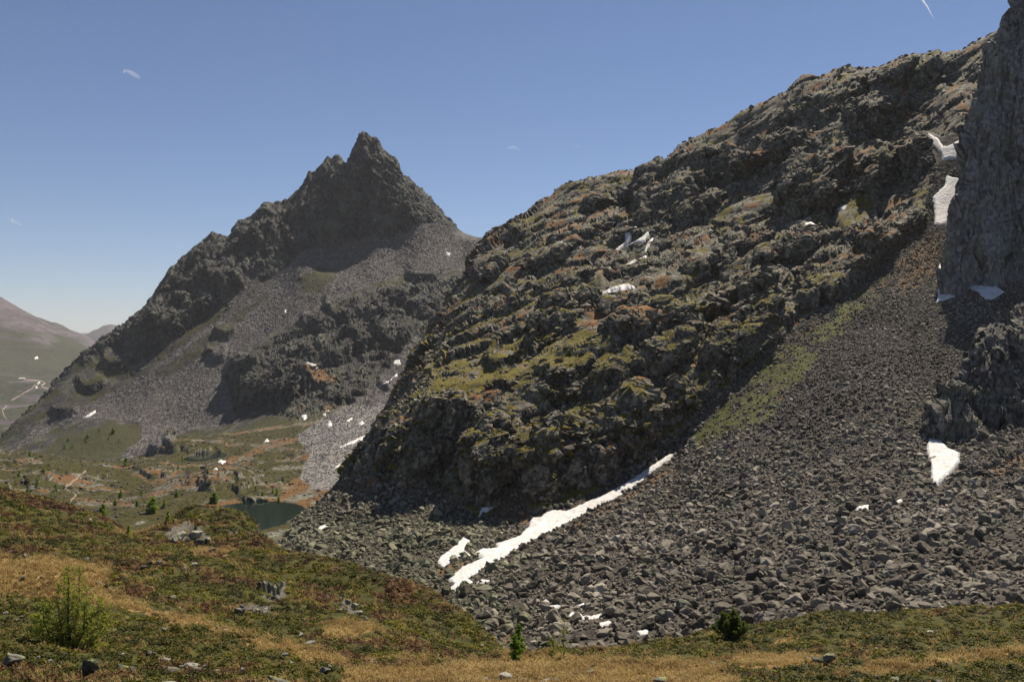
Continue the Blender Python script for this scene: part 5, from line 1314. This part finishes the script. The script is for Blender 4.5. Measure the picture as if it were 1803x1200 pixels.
# ------------------------------------------------------------------ cairn, far building
c = HS.at(1106, 306)
cv, cf = [], []
e = bpy.data.objects.new('cairn', None); e.location = c; e['label'] = 'small stone cairn on the skyline of the hillside'; e['category'] = 'cairn'; link(e)
for kx in range(7):
    o = bpy.data.objects.new('stone', ROCKS[kx]); o.location = (random.uniform(-0.25, 0.25), random.uniform(-0.2, 0.2), 0.2 + 0.32 * kx); s_ = 1.15 - 0.13 * kx; o.scale = (s_, s_, 0.62); o.rotation_euler = (0, 0, kx * 1.3); link(o, e)
c = FAR5.at(39, 665); m = c.y / F
e = bpy.data.objects.new('building', None); e.location = c; e.rotation_euler = (0, 0, 0.15); e['label'] = 'long low pale building beside the far road'; e['category'] = 'building'; link(e)
def boxmesh(name, x0, x1, y0, y1, z0, z1, mat):
    V = [(x, y, z) for z in (z0, z1) for y in (y0, y1) for x in (x0, x1)]
    me = bpy.data.meshes.new(name); me.from_pydata(V, [], [(0, 2, 3, 1), (4, 5, 7, 6), (0, 1, 5, 4), (2, 6, 7, 3), (0, 4, 6, 2), (1, 3, 7, 5)]); me.materials.append(mat); return me
k = NB('pale_wall'); k.color(k.ramp(k.noise(0.5, 3), [(0.3, (0.55, 0.52, 0.48)), (0.7, (0.68, 0.65, 0.6))])); mat_wall = k.m
k = NB('pale_roof'); k.color(k.ramp(k.noise(0.5, 3), [(0.3, (0.60, 0.60, 0.60)), (0.7, (0.72, 0.72, 0.72))])); mat_roof = k.m
w = 4.5 * m
link(bpy.data.objects.new('wall', boxmesh('wall', -w, w, -4, 4, -3, 1.6 * m, mat_wall)), e)
rv_ = [(-w - .6, -4.8, 1.6 * m), (w + .6, -4.8, 1.6 * m), (w + .6, 4.8, 1.6 * m), (-w - .6, 4.8, 1.6 * m), (-w - .6, 0, 2.9 * m), (w + .6, 0, 2.9 * m)]
me = bpy.data.meshes.new('roof'); me.from_pydata(rv_, [], [(0, 1, 5, 4), (2, 3, 4, 5), (0, 4, 3), (1, 2, 5), (0, 3, 2, 1)]); me.materials.append(mat_roof)
link(bpy.data.objects.new('roof', me), e)

# ------------------------------------------------------------------ clouds and contrail
def vol_material(name, dens):
    m = bpy.data.materials.new(name); t = nt(m); t.nodes.remove(t.nodes['Principled BSDF'])
    v = t.nodes.new('ShaderNodeVolumePrincipled'); v.inputs['Color'].default_value = (1, 1, 1, 1); v.inputs['Density'].default_value = dens; v.inputs['Anisotropy'].default_value = 0.4
    t.links.new(v.outputs[0], t.nodes['Material Output'].inputs['Volume'])
    return m
mat_cloud = vol_material('cloud_vapour', 0.006); mat_trail = vol_material('contrail_vapour', 0.03)
def wisp(name, label, cat, pts, D, rads, mat, seed, flat=0.5):
    """a closed wisp of vapour along a line"""
    r = random.Random(seed); V, Fc = [], []
    P = [Vector(((x - CX) / F * D, D + r.uniform(-30, 30), (CY - y) / F * D)) for x, y in pts]
    tube_rings(V, Fc, P, [q * D / F for q in rads], 14)
    V = [v + Vector([(mnoise.noise(v * 0.011 + Vector((seed, a_, 0)))) * 0.6 * max(rads) * D / F * (0.5 if max(rads) < 1.5 else 1) for a_ in (0, 9, 18)]) for v in V]
    o = bpy.data.objects.new(name, to_mesh(name, V, Fc, mat, True)); o['label'] = label; o['category'] = cat; link(o)
wisp('cloud', 'small white cloud wisp high on the left', 'cloud', [(208, 123), (215, 125), (222, 125), (229, 128), (236, 131), (242, 134), (247, 138)], 9000, [0.3, 1.6, 2.6, 3.6, 4.2, 3.2, 0.4], mat_cloud, 2)
wisp('cloud', 'faint cloud puff above the saddle', 'cloud', [(890, 262), (897, 259), (904, 258), (912, 262), (920, 264)], 9000, [0.3, 1.6, 2.4, 1.4, 0.3], mat_cloud, 5)
wisp('cloud', 'very faint cloud streak right of the puff above the saddle', 'cloud', [(1006, 260), (1013, 257), (1020, 258), (1026, 260)], 9000, [0.2, 0.9, 1.0, 0.2], mat_cloud, 7)
wisp('cloud', 'faint pinkish cloud puff at the left picture edge', 'cloud', [(8, 384), (18, 386), (26, 389), (34, 394), (42, 398)], 9000, [0.4, 2.4, 3.6, 2.6, 0.4], mat_cloud, 8)
wisp('contrail', 'short white contrail in the upper right sky', 'contrail', [(1616, -14), (1626, 2), (1633, 13), (1640, 24), (1647, 36)], 12000, [1.6, 1.5, 1.2, 0.8, 0.15], mat_trail, 3)

# ------------------------------------------------------------------ haze: the air itself
hz = bpy.data.objects.new('haze', boxmesh('haze', -20100, 20100, -3100, 19200, -421, 560, vol_material('haze_air', 4.2e-5)))
hv = hz.data.materials[0].node_tree.nodes['Principled Volume']; hv.inputs['Color'].default_value = (0.92, 0.95, 1.0, 1); hv.inputs['Anisotropy'].default_value = 0.0
hz['kind'] = 'stuff'; hz['label'] = 'thin pale haze filling the valley air'; hz['category'] = 'haze'
link(hz)
print('all done', time.time() - T0)
